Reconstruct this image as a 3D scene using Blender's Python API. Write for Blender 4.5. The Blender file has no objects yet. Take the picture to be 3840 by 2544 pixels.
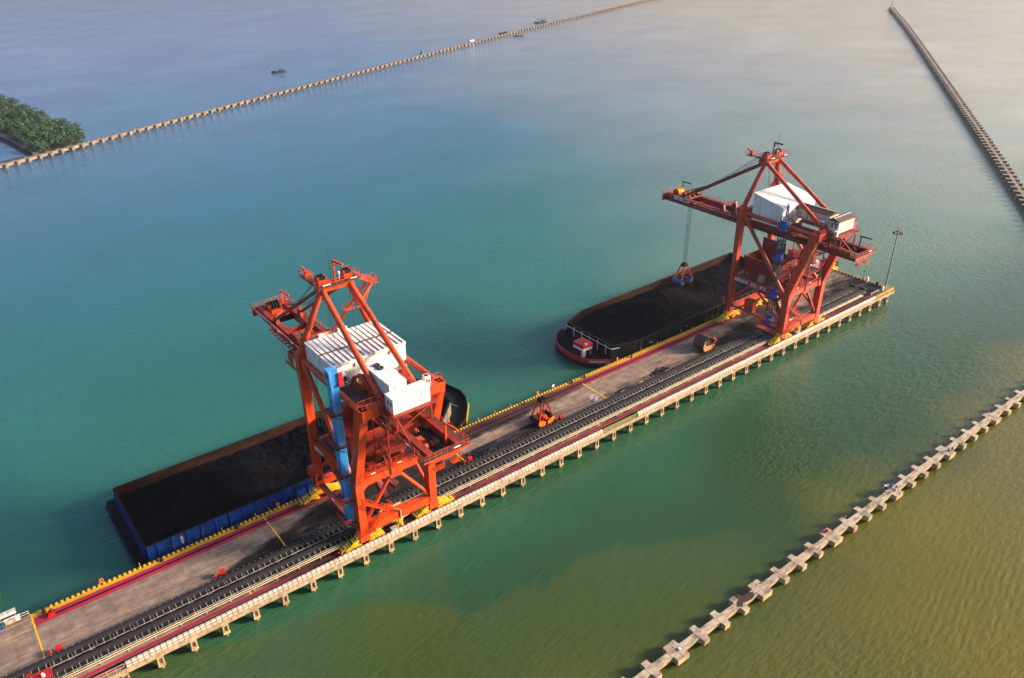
import bpy, bmesh, math, random
from mathutils import Vector, Matrix, noise
R = math.radians
random.seed(7)
SC = bpy.context.scene
COL = SC.collection

# ------------------------------------------------------------------ camera, sky, sun, exposure
SUN_EL, SUN_AZ = R(20), R(-33)            # azimuth measured from +X
cam = bpy.data.cameras.new('camera'); camo = bpy.data.objects.new('camera', cam); COL.objects.link(camo)
cam.sensor_width = 36.0; cam.lens = 36.0 * 3017.87 / 3840.0
cam.clip_start = 1.0; cam.clip_end = 20000.0
_p, _y, _r = R(28.1774), R(52.3152), R(-0.47215)
_f = Vector((math.cos(_y) * math.cos(_p), math.sin(_y) * math.cos(_p), -math.sin(_p)))
_rt = Vector((math.sin(_y), -math.cos(_y), 0)); _up = _rt.cross(_f)
_r2 = math.cos(_r) * _rt + math.sin(_r) * _up; _u2 = -math.sin(_r) * _rt + math.cos(_r) * _up
M4 = Matrix((_r2, _u2, -_f)).transposed().to_4x4(); M4.translation = Vector((0, 0, 100))
camo.matrix_world = M4
SC.camera = camo

world = bpy.data.worlds.new("World"); SC.world = world; world.use_nodes = True
wn = world.node_tree; sky = wn.nodes.new('ShaderNodeTexSky'); sky.sky_type = 'NISHITA'
sky.sun_disc = False; sky.sun_elevation = SUN_EL; sky.sun_rotation = math.pi / 2 - SUN_AZ
sky.dust_density = 5.0; sky.air_density = 1.0; sky.ozone_density = 3.0
bgn = wn.nodes['Background']; wn.links.new(sky.outputs[0], bgn.inputs[0]); bgn.inputs[1].default_value = 0.13

sl = bpy.data.lights.new('sun', 'SUN'); sl.energy = 5.0; sl.angle = R(10); sl.color = (1.0, 0.77, 0.53)
slo = bpy.data.objects.new('sun', sl); COL.objects.link(slo)
sd = Vector((math.cos(SUN_AZ) * math.cos(SUN_EL), math.sin(SUN_AZ) * math.cos(SUN_EL), math.sin(SUN_EL)))
slo.rotation_euler = sd.to_track_quat('Z', 'Y').to_euler(); slo.location = (200, -150, 150)
SC.view_settings.view_transform = 'Standard'; SC.view_settings.look = 'None'
SC.view_settings.exposure = 0.95; SC.view_settings.gamma = 1.0
SC.render.engine = 'CYCLES'
SC.cycles.max_bounces = 6; SC.cycles.diffuse_bounces = 3; SC.cycles.glossy_bounces = 3
SC.cycles.volume_bounces = 0
WATER_Z = -3.5

# ------------------------------------------------------------------ materials
def new_mat(name):
    m = bpy.data.materials.new(name); m.use_nodes = True
    nt = m.node_tree; return m, nt, nt.nodes['Principled BSDF']

def N(nt, typ, **kw):
    n = nt.nodes.new(typ)
    for k, v in kw.items(): setattr(n, k, v)
    return n

def pos_node(nt, scale=(1, 1, 1)):
    g = N(nt, 'ShaderNodeNewGeometry'); mp = N(nt, 'ShaderNodeMapping'); mp.inputs['Scale'].default_value = scale
    nt.links.new(g.outputs['Position'], mp.inputs['Vector']); return mp.outputs[0]

def noise_fac(nt, scale, detail=4, vscale=(1, 1, 1), lo=0.4, hi=0.6, rough=0.6):
    v = pos_node(nt, vscale); n = N(nt, 'ShaderNodeTexNoise'); n.inputs['Scale'].default_value = scale
    n.inputs['Detail'].default_value = detail; n.inputs['Roughness'].default_value = rough
    nt.links.new(v, n.inputs['Vector'])
    r = N(nt, 'ShaderNodeMapRange'); r.inputs['From Min'].default_value = lo; r.inputs['From Max'].default_value = hi
    nt.links.new(n.outputs['Fac'], r.inputs['Value']); return r.outputs[0]

def mixc(nt, fac, a, b, blend='MIX'):
    m = N(nt, 'ShaderNodeMix', data_type='RGBA', blend_type=blend)
    for sock, v in ((m.inputs[0], fac), (m.inputs[6], a), (m.inputs[7], b)):
        if isinstance(v, (tuple, list)): sock.default_value = (*v[:3], 1)
        elif isinstance(v, (int, float)): sock.default_value = v
        else: nt.links.new(v, sock)
    return m.outputs[2]

def mth(nt, op, a, b=None, c=None):
    m = N(nt, 'ShaderNodeMath', operation=op)
    for i, v in enumerate((a, b, c)):
        if v is None: continue
        if isinstance(v, (int, float)): m.inputs[i].default_value = v
        else: nt.links.new(v, m.inputs[i])
    return m.outputs[0]

def paint(name, col, dirt=None, amount=0.5, scale=1.2, rough=0.5, vs=(1, 1, 0.35), metallic=0.0, lo=0.5, hi=0.72, grime=0.0, spec=0.5):
    m, nt, b = new_mat(name)
    b.inputs['Roughness'].default_value = rough; b.inputs['Metallic'].default_value = metallic; b.inputs['Specular IOR Level'].default_value = spec
    dirt = dirt or tuple(c * 0.45 for c in col)
    f = noise_fac(nt, scale, 5, vs, lo, hi)
    c1 = mixc(nt, mth(nt, 'MULTIPLY', f, amount), col, dirt)
    f2 = noise_fac(nt, scale * 0.23, 3, (1, 1, 1), 0.3, 0.7)
    c2 = mixc(nt, mth(nt, 'MULTIPLY', f2, 0.3), c1, tuple(min(1, c * 0.55) for c in col))
    if grime:
        g1 = noise_fac(nt, 0.85, 7, (1, 1, 0.2), 0.49, 0.66, 0.72)
        c2 = mixc(nt, mth(nt, 'MULTIPLY', g1, grime), c2, (0.035, 0.022, 0.02))
        g2 = noise_fac(nt, 0.3, 4, (1, 1, 1), 0.55, 0.72)
        c2 = mixc(nt, mth(nt, 'MULTIPLY', g2, grime * 0.55), c2, tuple(min(1, c * 0.8 + 0.06) for c in col))
    nt.links.new(c2, b.inputs['Base Color'])
    return m

class M: pass
M.redL = paint('orange_red_steel_paint', (0.72, 0.062, 0.004), (0.16, 0.022, 0.008), 0.6, 1.4, 0.45, grime=0.75)  # green raised in the base so sunlit faces go orange
M.redR = paint('haze_tinted_red_steel_paint', (0.60, 0.052, 0.018), (0.14, 0.03, 0.018), 0.6, 1.4, 0.5, grime=0.8)  # same paint as the left crane, colour dulled for distance haze
M.boomL = paint('grimy_red_boom_steel', (0.36, 0.026, 0.006), (0.05, 0.012, 0.008), 0.75, 1.2, 0.5, grime=0.95)
M.boomR = paint('grimy_maroon_boom_steel', (0.26, 0.022, 0.014), (0.06, 0.014, 0.012), 0.7, 1.2, 0.55, grime=0.9)
M.white = paint('white_sheet_paint', (0.80, 0.80, 0.78), (0.42, 0.30, 0.2), 0.4, 1.6, 0.5, grime=0.28)
M.whiteroof = paint('white_roof_sheet', (0.80, 0.80, 0.80), (0.45, 0.40, 0.36), 0.5, 0.9, 0.5, (1, 1, 1), grime=0.3)
M.rustroof = paint('rusted_roof_sheet', (0.075, 0.04, 0.035), (0.2, 0.1, 0.06), 0.5, 2.0, 0.8)
M.rustwhite = paint('rust_streaked_white_sheet', (0.66, 0.64, 0.58), (0.28, 0.11, 0.04), 0.8, 1.6, 0.6, (1, 1, 0.12), lo=0.48, hi=0.66)
M.blue = paint('blue_sheet_paint', (0.04, 0.30, 0.72), (0.45, 0.6, 0.72), 0.6, 1.0, 0.35, (1, 1, 0.2))  # base lightened toward sky blue to carry the sun's white glare
M.bluedk = paint('deep_blue_paint', (0.01, 0.10, 0.50), (0.01, 0.03, 0.12), 0.4, 1.2, 0.4)
M.navy = paint('navy_steel', (0.012, 0.03, 0.07), None, 0.3, 1, 0.5)
M.dark = paint('dark_steel', (0.012, 0.011, 0.012), None, 0.3, 2, 0.7, spec=0.2)
M.rope = paint('wire_rope', (0.02, 0.022, 0.025), None, 0.2, 2, 0.6)
M.grey = paint('galvanised_steel', (0.33, 0.34, 0.35), (0.16, 0.13, 0.1), 0.5, 3, 0.45)
M.grate = paint('walkway_grating', (0.085, 0.04, 0.032), (0.03, 0.02, 0.02), 0.6, 2, 0.7)
M.yellow = paint('yellow_paint', (0.82, 0.48, 0.01), (0.2, 0.12, 0.03), 0.5, 1.6, 0.5)
M.black = paint('black_rubber', (0.012, 0.012, 0.013), None, 0.2, 2, 0.8)
M.pipe = paint('cream_pipe', (0.55, 0.42, 0.26), (0.3, 0.17, 0.08), 0.6, 2, 0.45, (0.3, 1, 1))
M.stringer = paint('pale_green_steel', (0.34, 0.38, 0.37), (0.07, 0.055, 0.05), 0.8, 1.1, 0.6, (1, 1, 1), lo=.45, hi=.65)
M.cover = paint('cream_cover_sheet', (0.54, 0.45, 0.37), (0.3, 0.14, 0.06), 0.65, 0.8, 0.5, (1, 1, 1))
M.barge = paint('black_barge_steel', (0.008, 0.008, 0.010), (0.03, 0.018, 0.012), 0.5, 0.8, 0.8, spec=0.15)
M.bargeblue = paint('blue_barge_steel', (0.004, 0.075, 0.40), (0.012, 0.014, 0.03), 0.75, 0.7, 0.5, (1, 1, 0.6), lo=0.42, hi=0.68)
M.rustin = paint('rusty_hold_wall', (0.034, 0.0125, 0.006), (0.009, 0.007, 0.007), 0.92, 0.5, 0.9, (0.5, 1, 1.8), lo=0.38, hi=0.58, spec=0.1)
M.redbulwark = paint('red_hull_paint', (0.42, 0.012, 0.015), (0.12, 0.01, 0.01), 0.4, 1, 0.45)
M.red = paint('signal_red_paint', (0.55, 0.012, 0.01), (0.15, 0.01, 0.01), 0.4, 1, 0.45)
M.skin = paint('skin', (0.28, 0.14, 0.08), None, 0.1, 3, 0.6)
M.glass = paint('dark_window_glass', (0.015, 0.02, 0.025), None, 0.1, 3, 0.12)
M.teal = paint('sea_blue_boat_paint', (0.03, 0.17, 0.3), (0.02, 0.06, 0.1), 0.4, 1, 0.5)
M.awning = paint('bright_blue_tarp', (0.02, 0.16, 0.62), None, 0.3, 1, 0.6)
M.wood = paint('weathered_boat_wood', (0.1, 0.06, 0.04), None, 0.5, 2, 0.7)
M.lime = paint('lime_green_paint', (0.32, 0.6, 0.05), None, 0.3, 1, 0.45)
M.orange = paint('orange_paint', (0.75, 0.16, 0.01), None, 0.4, 2, 0.5)
M.mud = paint('tidal_mud', (0.055, 0.045, 0.045), (0.025, 0.02, 0.02), 0.6, 0.2, 0.6, (1, 1, 1))
M.coaldeck = paint('coal_dusted_black_sheet', (0.02, 0.018, 0.02), (0.05, 0.038, 0.035), 0.5, 1.5, 0.7, spec=0.2)
M.belt = paint('black_conveyor_belt', (0.03, 0.026, 0.03), (0.012, 0.011, 0.013), 0.6, 0.8, 0.85, (0.25, 1, 1), spec=0.15)
M.text = paint('navy_lettering', (0.01, 0.015, 0.06), None, 0.1, 1, 0.5)
M.textw = paint('white_lettering', (0.8, 0.8, 0.78), None, 0.1, 1, 0.5)
M.logo = paint('blue_emblem', (0.02, 0.12, 0.5), None, 0.1, 1, 0.5)
M.puddle = paint('dirty_puddle', (0.006, 0.009, 0.02), None, 0.2, 1, 0.12)
M.bark = paint('mangrove_bark', (0.09, 0.065, 0.05), None, 0.4, 2, 0.9)

def striped(name, axis, period, c1, c2, duty=0.5, slant=0.0):
    """painted hazard stripes, fixed to the object"""
    m, nt, b = new_mat(name); b.inputs['Roughness'].default_value = 0.55
    g = N(nt, 'ShaderNodeNewGeometry'); s = N(nt, 'ShaderNodeSeparateXYZ'); nt.links.new(g.outputs['Position'], s.inputs[0])
    v = s.outputs[axis]
    if slant: v = mth(nt, 'ADD', v, mth(nt, 'MULTIPLY', s.outputs['Z'], slant))
    fr = mth(nt, 'FRACT', mth(nt, 'DIVIDE', v, period))
    st = mth(nt, 'LESS_THAN', fr, duty)
    d = noise_fac(nt, 2.0, 4, (1, 1, 1), 0.5, 0.75)
    c = mixc(nt, st, c1, c2)
    nt.links.new(mixc(nt, mth(nt, 'MULTIPLY', d, 0.55), c, (0.08, 0.06, 0.035)), b.inputs['Base Color'])
    return m
M.hazard = striped('yellow_black_hazard_stripes', 'X', 0.3, (0.86, 0.52, 0.01), (0.016, 0.014, 0.012), 0.36, -0.8)
M.curb = striped('yellow_black_curb_blocks', 'X', 0.82, (0.016, 0.015, 0.013), (0.74, 0.42, 0.015), 0.52)

def concrete(name, col, stain, amt=0.6, scale=0.8, vs=(1, 1, 0.4), rough=0.85):
    m, nt, b = new_mat(name); b.inputs['Roughness'].default_value = rough
    f = noise_fac(nt, scale, 7, vs, 0.42, 0.68, 0.68); f2 = noise_fac(nt, scale * 5, 4, (1, 1, 1), 0.3, 0.75)
    c = mixc(nt, mth(nt, 'MULTIPLY', f, amt), col, stain)
    nt.links.new(mixc(nt, mth(nt, 'MULTIPLY', f2, 0.3), c, tuple(x * 0.5 for x in col)), b.inputs['Base Color'])
    bp = N(nt, 'ShaderNodeBump'); bp.inputs['Strength'].default_value = 0.3; bp.inputs['Distance'].default_value = 0.05
    nt.links.new(f2, bp.inputs['Height']); nt.links.new(bp.outputs[0], b.inputs['Normal'])
    return m
M.jetty = concrete('weathered_jetty_concrete', (0.50, 0.40, 0.30), (0.045, 0.035, 0.03), 0.92, 0.75, (0.6, 1.3, 0.4))
M.jettyside = concrete('warm_tan_concrete_side', (0.50, 0.36, 0.19), (0.09, 0.05, 0.03), 0.8, 1.1, (1, 1, 0.15))
M.jettyfar = concrete('grey_weathered_jetty_concrete', (0.27, 0.22, 0.19), (0.04, 0.034, 0.03), 0.85, 0.5)
M.jettyfarside = concrete('stained_grey_concrete_side', (0.27, 0.205, 0.15), (0.04, 0.03, 0.026), 0.9, 0.6, (1, 1, 0.3))
M.pierside = concrete('pier_edge_concrete', (0.44, 0.325, 0.205), (0.13, 0.06, 0.025), 0.85, 0.9, (1, 1, 0.5))
M.rustdark = paint('wet_brown_silt', (0.045, 0.025, 0.014), None, 0.3, 2, 0.5)
M.pile = concrete('wet_pile_concrete', (0.3, 0.17, 0.06), (0.05, 0.04, 0.02), 0.6, 1.2)

def make_deck_mat():
    m, nt, b = new_mat('coal_dusted_deck_concrete'); b.inputs['Roughness'].default_value = 0.9; b.inputs['Specular IOR Level'].default_value = 0.1
    a = N(nt, 'ShaderNodeAttribute', attribute_name='coal_dust')
    streak0 = noise_fac(nt, 1.0, 7, (0.16, 1.0, 1), 0.32, 0.7, 0.66); cloud = noise_fac(nt, 0.35, 7, (0.7, 1, 1), 0.36, 0.66, 0.7)
    streak = mth(nt, 'ADD', mth(nt, 'MULTIPLY', streak0, 0.6), mth(nt, 'MULTIPLY', cloud, 0.4))
    blot = noise_fac(nt, 0.55, 6, (1, 1, 1), 0.4, 0.66, 0.65)
    fine = noise_fac(nt, 5, 4, (0.5, 1.2, 1), 0.3, 0.75)
    base = mixc(nt, streak, (0.46, 0.325, 0.25), (0.12, 0.085, 0.072))
    base = mixc(nt, mth(nt, 'MULTIPLY', blot, 0.55), base, (0.09, 0.07, 0.062))
    base = mixc(nt, mth(nt, 'MULTIPLY', fine, 0.35), base, (0.12, 0.1, 0.09))
    # slab joints
    g = N(nt, 'ShaderNodeNewGeometry'); s = N(nt, 'ShaderNodeSeparateXYZ'); nt.links.new(g.outputs['Position'], s.inputs[0])
    jx = mth(nt, 'LESS_THAN', mth(nt, 'FRACT', mth(nt, 'DIVIDE', s.outputs['X'], 2.56)), 0.03)
    jy = mth(nt, 'LESS_THAN', mth(nt, 'FRACT', mth(nt, 'DIVIDE', mth(nt, 'ADD', s.outputs['Y'], 0.4), 2.4)), 0.03)
    j = mth(nt, 'MAXIMUM', jx, jy)
    base = mixc(nt, mth(nt, 'MULTIPLY', j, 0.42), base, (0.07, 0.055, 0.05))
    d = mth(nt, 'ADD', a.outputs['Fac'], mth(nt, 'MULTIPLY', mth(nt, 'SUBTRACT', streak, 0.5), 0.5))
    d = mth(nt, 'ADD', d, mth(nt, 'MULTIPLY', mth(nt, 'SUBTRACT', fine, 0.5), 0.3))
    mr = N(nt, 'ShaderNodeMapRange'); mr.inputs['From Min'].default_value = 0.25; mr.inputs['From Max'].default_value = 0.95
    nt.links.new(d, mr.inputs['Value'])
    col = mixc(nt, mth(nt, 'MULTIPLY', mr.outputs[0], 0.96), base, (0.010, 0.009, 0.0125))
    nt.links.new(col, b.inputs['Base Color'])
    return m
M.deck = make_deck_mat()

def worn_paint(name, col, lo=0.42, hi=0.6, under=(0.2, 0.16, 0.14)):
    m, nt, b = new_mat(name); b.inputs['Roughness'].default_value = 0.8; b.inputs['Specular IOR Level'].default_value = 0.15
    a = N(nt, 'ShaderNodeAttribute', attribute_name='coal_dust')
    w = noise_fac(nt, 1.8, 6, (0.25, 1.3, 1), lo, hi, 0.65)
    w2 = noise_fac(nt, 0.25, 3, (0.5, 1, 1), 0.35, 0.65)
    c = mixc(nt, mth(nt, 'MULTIPLY', w, mth(nt, 'ADD', 0.35, mth(nt, 'MULTIPLY', w2, 0.6))), col, under)
    d = mth(nt, 'MULTIPLY', a.outputs['Fac'], 0.9)
    nt.links.new(mixc(nt, d, c, (0.03, 0.022, 0.025)), b.inputs['Base Color'])
    return m
M.pinkstrip = worn_paint('worn_crimson_paint', (0.42, 0.02, 0.06), 0.5, 0.72, (0.22, 0.06, 0.07))
M.yellowstrip = worn_paint('worn_yellow_paint', (0.72, 0.36, 0.012), 0.46, 0.7, (0.14, 0.1, 0.05))

def make_coal():
    m, nt, b = new_mat('coal'); b.inputs['Roughness'].default_value = 0.9; b.inputs['Specular IOR Level'].default_value = 0.03
    f = noise_fac(nt, 1.2, 8, (0.5, 1, 1), 0.35, 0.7, 0.7); f2 = noise_fac(nt, 9, 4, (1, 1, 1), 0.3, 0.7)
    f3 = noise_fac(nt, 0.14, 3, (1, 1, 1), 0.4, 0.62)
    c = mixc(nt, f, (0.0012, 0.0018, 0.0046), (0.006, 0.0078, 0.014)); c = mixc(nt, mth(nt, 'MULTIPLY', f3, 0.5), c, (0.013, 0.0105, 0.012))
    nt.links.new(c, b.inputs['Base Color'])
    bp = N(nt, 'ShaderNodeBump'); bp.inputs['Strength'].default_value = 0.9; bp.inputs['Distance'].default_value = 0.12
    nt.links.new(f2, bp.inputs['Height']); nt.links.new(bp.outputs[0], b.inputs['Normal'])
    return m
M.coal = make_coal()

def make_leaf():
    m, nt, b = new_mat('mangrove_leaves'); b.inputs['Roughness'].default_value = 0.6
    f = noise_fac(nt, 0.16, 4, (1, 1, 1), 0.4, 0.6); f2 = noise_fac(nt, 1.6, 3, (1, 1, 1), 0.3, 0.7)
    c = mixc(nt, f, (0.012, 0.048, 0.028), (0.048, 0.11, 0.044)); c = mixc(nt, mth(nt, 'MULTIPLY', f2, 0.5), c, (0.016, 0.045, 0.03))
    nt.links.new(c, b.inputs['Base Color']); return m
M.leaf = make_leaf()

def make_water():
    m, nt, b = new_mat('harbour_water')
    b.inputs['Roughness'].default_value = 0.08; b.inputs['IOR'].default_value = 1.37
    g = N(nt, 'ShaderNodeNewGeometry'); s = N(nt, 'ShaderNodeSeparateXYZ'); nt.links.new(g.outputs['Position'], s.inputs[0])
    def nz(sc, det, amp, vs=(1, 1, 1)):
        v = pos_node(nt, vs); n = N(nt, 'ShaderNodeTexNoise'); n.inputs['Scale'].default_value = sc; n.inputs['Detail'].default_value = det
        nt.links.new(v, n.inputs['Vector']); return mth(nt, 'MULTIPLY', mth(nt, 'SUBTRACT', n.outputs['Fac'], 0.5), amp)
    # silty olive inshore of the near jetty; green by pier deepened for dark reflections
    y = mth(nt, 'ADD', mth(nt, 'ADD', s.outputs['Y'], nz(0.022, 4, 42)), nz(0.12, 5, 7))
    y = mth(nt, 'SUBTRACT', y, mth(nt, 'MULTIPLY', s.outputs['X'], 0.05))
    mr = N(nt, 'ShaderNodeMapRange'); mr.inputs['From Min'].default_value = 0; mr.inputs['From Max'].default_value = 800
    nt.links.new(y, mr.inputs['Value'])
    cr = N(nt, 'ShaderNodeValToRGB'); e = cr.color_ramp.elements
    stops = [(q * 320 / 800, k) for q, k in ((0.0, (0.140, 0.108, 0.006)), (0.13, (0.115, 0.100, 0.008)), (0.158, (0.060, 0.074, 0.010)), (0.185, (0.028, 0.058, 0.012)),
             (0.225, (0.021, 0.062, 0.019)), (0.33, (0.030, 0.115, 0.064)), (0.46, (0.024, 0.136, 0.108)), (0.72, (0.016, 0.125, 0.148)), (1.0, (0.026, 0.125, 0.215)), (1.7, (0.085, 0.17, 0.34)), (2.5, (0.15, 0.21, 0.42)))]  # farthest stops tinted blue-lavender: sky reflection put into the water colour
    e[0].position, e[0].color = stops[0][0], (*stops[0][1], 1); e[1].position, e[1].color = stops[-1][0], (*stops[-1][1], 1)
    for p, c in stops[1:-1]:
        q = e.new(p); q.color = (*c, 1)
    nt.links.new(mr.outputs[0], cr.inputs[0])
    # right-hand water colour lightened to beige: the reflected sun glow, painted in
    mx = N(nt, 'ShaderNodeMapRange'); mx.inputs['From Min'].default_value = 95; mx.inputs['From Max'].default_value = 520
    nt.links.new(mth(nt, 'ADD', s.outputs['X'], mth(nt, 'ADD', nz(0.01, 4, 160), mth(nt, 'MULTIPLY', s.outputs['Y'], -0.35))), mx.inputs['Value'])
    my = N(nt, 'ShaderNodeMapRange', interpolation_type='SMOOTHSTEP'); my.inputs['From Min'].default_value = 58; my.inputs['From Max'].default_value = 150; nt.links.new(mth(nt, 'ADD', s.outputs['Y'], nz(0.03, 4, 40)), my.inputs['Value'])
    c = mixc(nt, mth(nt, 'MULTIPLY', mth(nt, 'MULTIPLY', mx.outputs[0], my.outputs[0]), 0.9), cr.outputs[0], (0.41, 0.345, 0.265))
    # pale silt plume with a scalloped front drifting towards the pier
    fr_ = mth(nt, 'SUBTRACT', mth(nt, 'ADD', mth(nt, 'MULTIPLY', mth(nt, 'SUBTRACT', s.outputs['X'], 82), -0.42), mth(nt, 'ADD', 76, mth(nt, 'ADD', nz(0.045, 6, 30), nz(0.25, 5, 7)))), s.outputs['Y'])
    pm = N(nt, 'ShaderNodeMapRange', interpolation_type='SMOOTHSTEP'); pm.inputs['From Min'].default_value = -0.6; pm.inputs['From Max'].default_value = 4.5; nt.links.new(fr_, pm.inputs['Value'])
    px_ = N(nt, 'ShaderNodeMapRange', interpolation_type='SMOOTHSTEP'); px_.inputs['From Min'].default_value = 118; px_.inputs['From Max'].default_value = 88; nt.links.new(s.outputs['X'], px_.inputs['Value'])
    c = mixc(nt, mth(nt, 'MULTIPLY', mth(nt, 'MULTIPLY', pm.outputs[0], px_.outputs[0]), 0.55), c, (0.066, 0.084, 0.018))
    blot = noise_fac(nt, 0.03, 5, (0.7, 1, 1), 0.3, 0.7)
    c = mixc(nt, mth(nt, 'MULTIPLY', blot, 0.22), c, (0.02, 0.05, 0.03))
    nt.links.new(c, b.inputs['Base Color'])
    # wavelets
    h = mth(nt, 'ADD', nz(0.95, 6, 3.0, (0.5, 1.3, 1)), nz(0.16, 3, 1.3, (0.5, 1.2, 1)))
    gust = noise_fac(nt, 0.02, 4, (0.6, 1, 1), 0.35, 0.7)
    h = mth(nt, 'MULTIPLY', h, mth(nt, 'ADD', 0.45, mth(nt, 'MULTIPLY', gust, 0.9)))
    # cat's-paw ruffled by wind between pier and near jetty, and slow swell lines near the right
    def patch(cx, cy, rx, ry):
        dx = mth(nt, 'DIVIDE', mth(nt, 'SUBTRACT', s.outputs['X'], cx), rx); dy = mth(nt, 'DIVIDE', mth(nt, 'SUBTRACT', s.outputs['Y'], cy), ry)
        r2 = mth(nt, 'ADD', mth(nt, 'MULTIPLY', dx, dx), mth(nt, 'MULTIPLY', dy, dy))
        r2 = mth(nt, 'ADD', r2, nz(0.15, 4, 1.6))
        q = N(nt, 'ShaderNodeMapRange', interpolation_type='SMOOTHSTEP'); q.inputs['From Min'].default_value = 1.4; q.inputs['From Max'].default_value = 0.2
        nt.links.new(r2, q.inputs['Value']); return q.outputs[0]
    h = mth(nt, 'ADD', h, mth(nt, 'MULTIPLY', patch(128, 76, 16, 8), nz(1.1, 4, 2.6, (1, 1, 1))))
    wv = N(nt, 'ShaderNodeTexWave', wave_type='BANDS', bands_direction='X'); wv.inputs['Scale'].default_value = 0.27; wv.inputs['Distortion'].default_value = 3.0; wv.inputs['Detail'].default_value = 2
    mp = N(nt, 'ShaderNodeMapping'); mp.inputs['Rotation'].default_value = (0, 0, R(-104)); nt.links.new(g.outputs['Position'], mp.inputs['Vector']); nt.links.new(mp.outputs[0], wv.inputs['Vector'])
    h = mth(nt, 'ADD', h, mth(nt, 'MULTIPLY', mth(nt, 'MULTIPLY', wv.outputs['Fac'], 0.32), patch(124, 31, 22, 7)))
    bp = N(nt, 'ShaderNodeBump'); bp.inputs['Strength'].default_value = 1.0; bp.inputs['Distance'].default_value = 0.075
    nt.links.new(h, bp.inputs['Height']); nt.links.new(bp.outputs[0], b.inputs['Normal'])
    return m
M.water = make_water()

# ------------------------------------------------------------------ helpers
def root_loc(o):
    while o.parent: o = o.parent
    return Vector(o.location)

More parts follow.
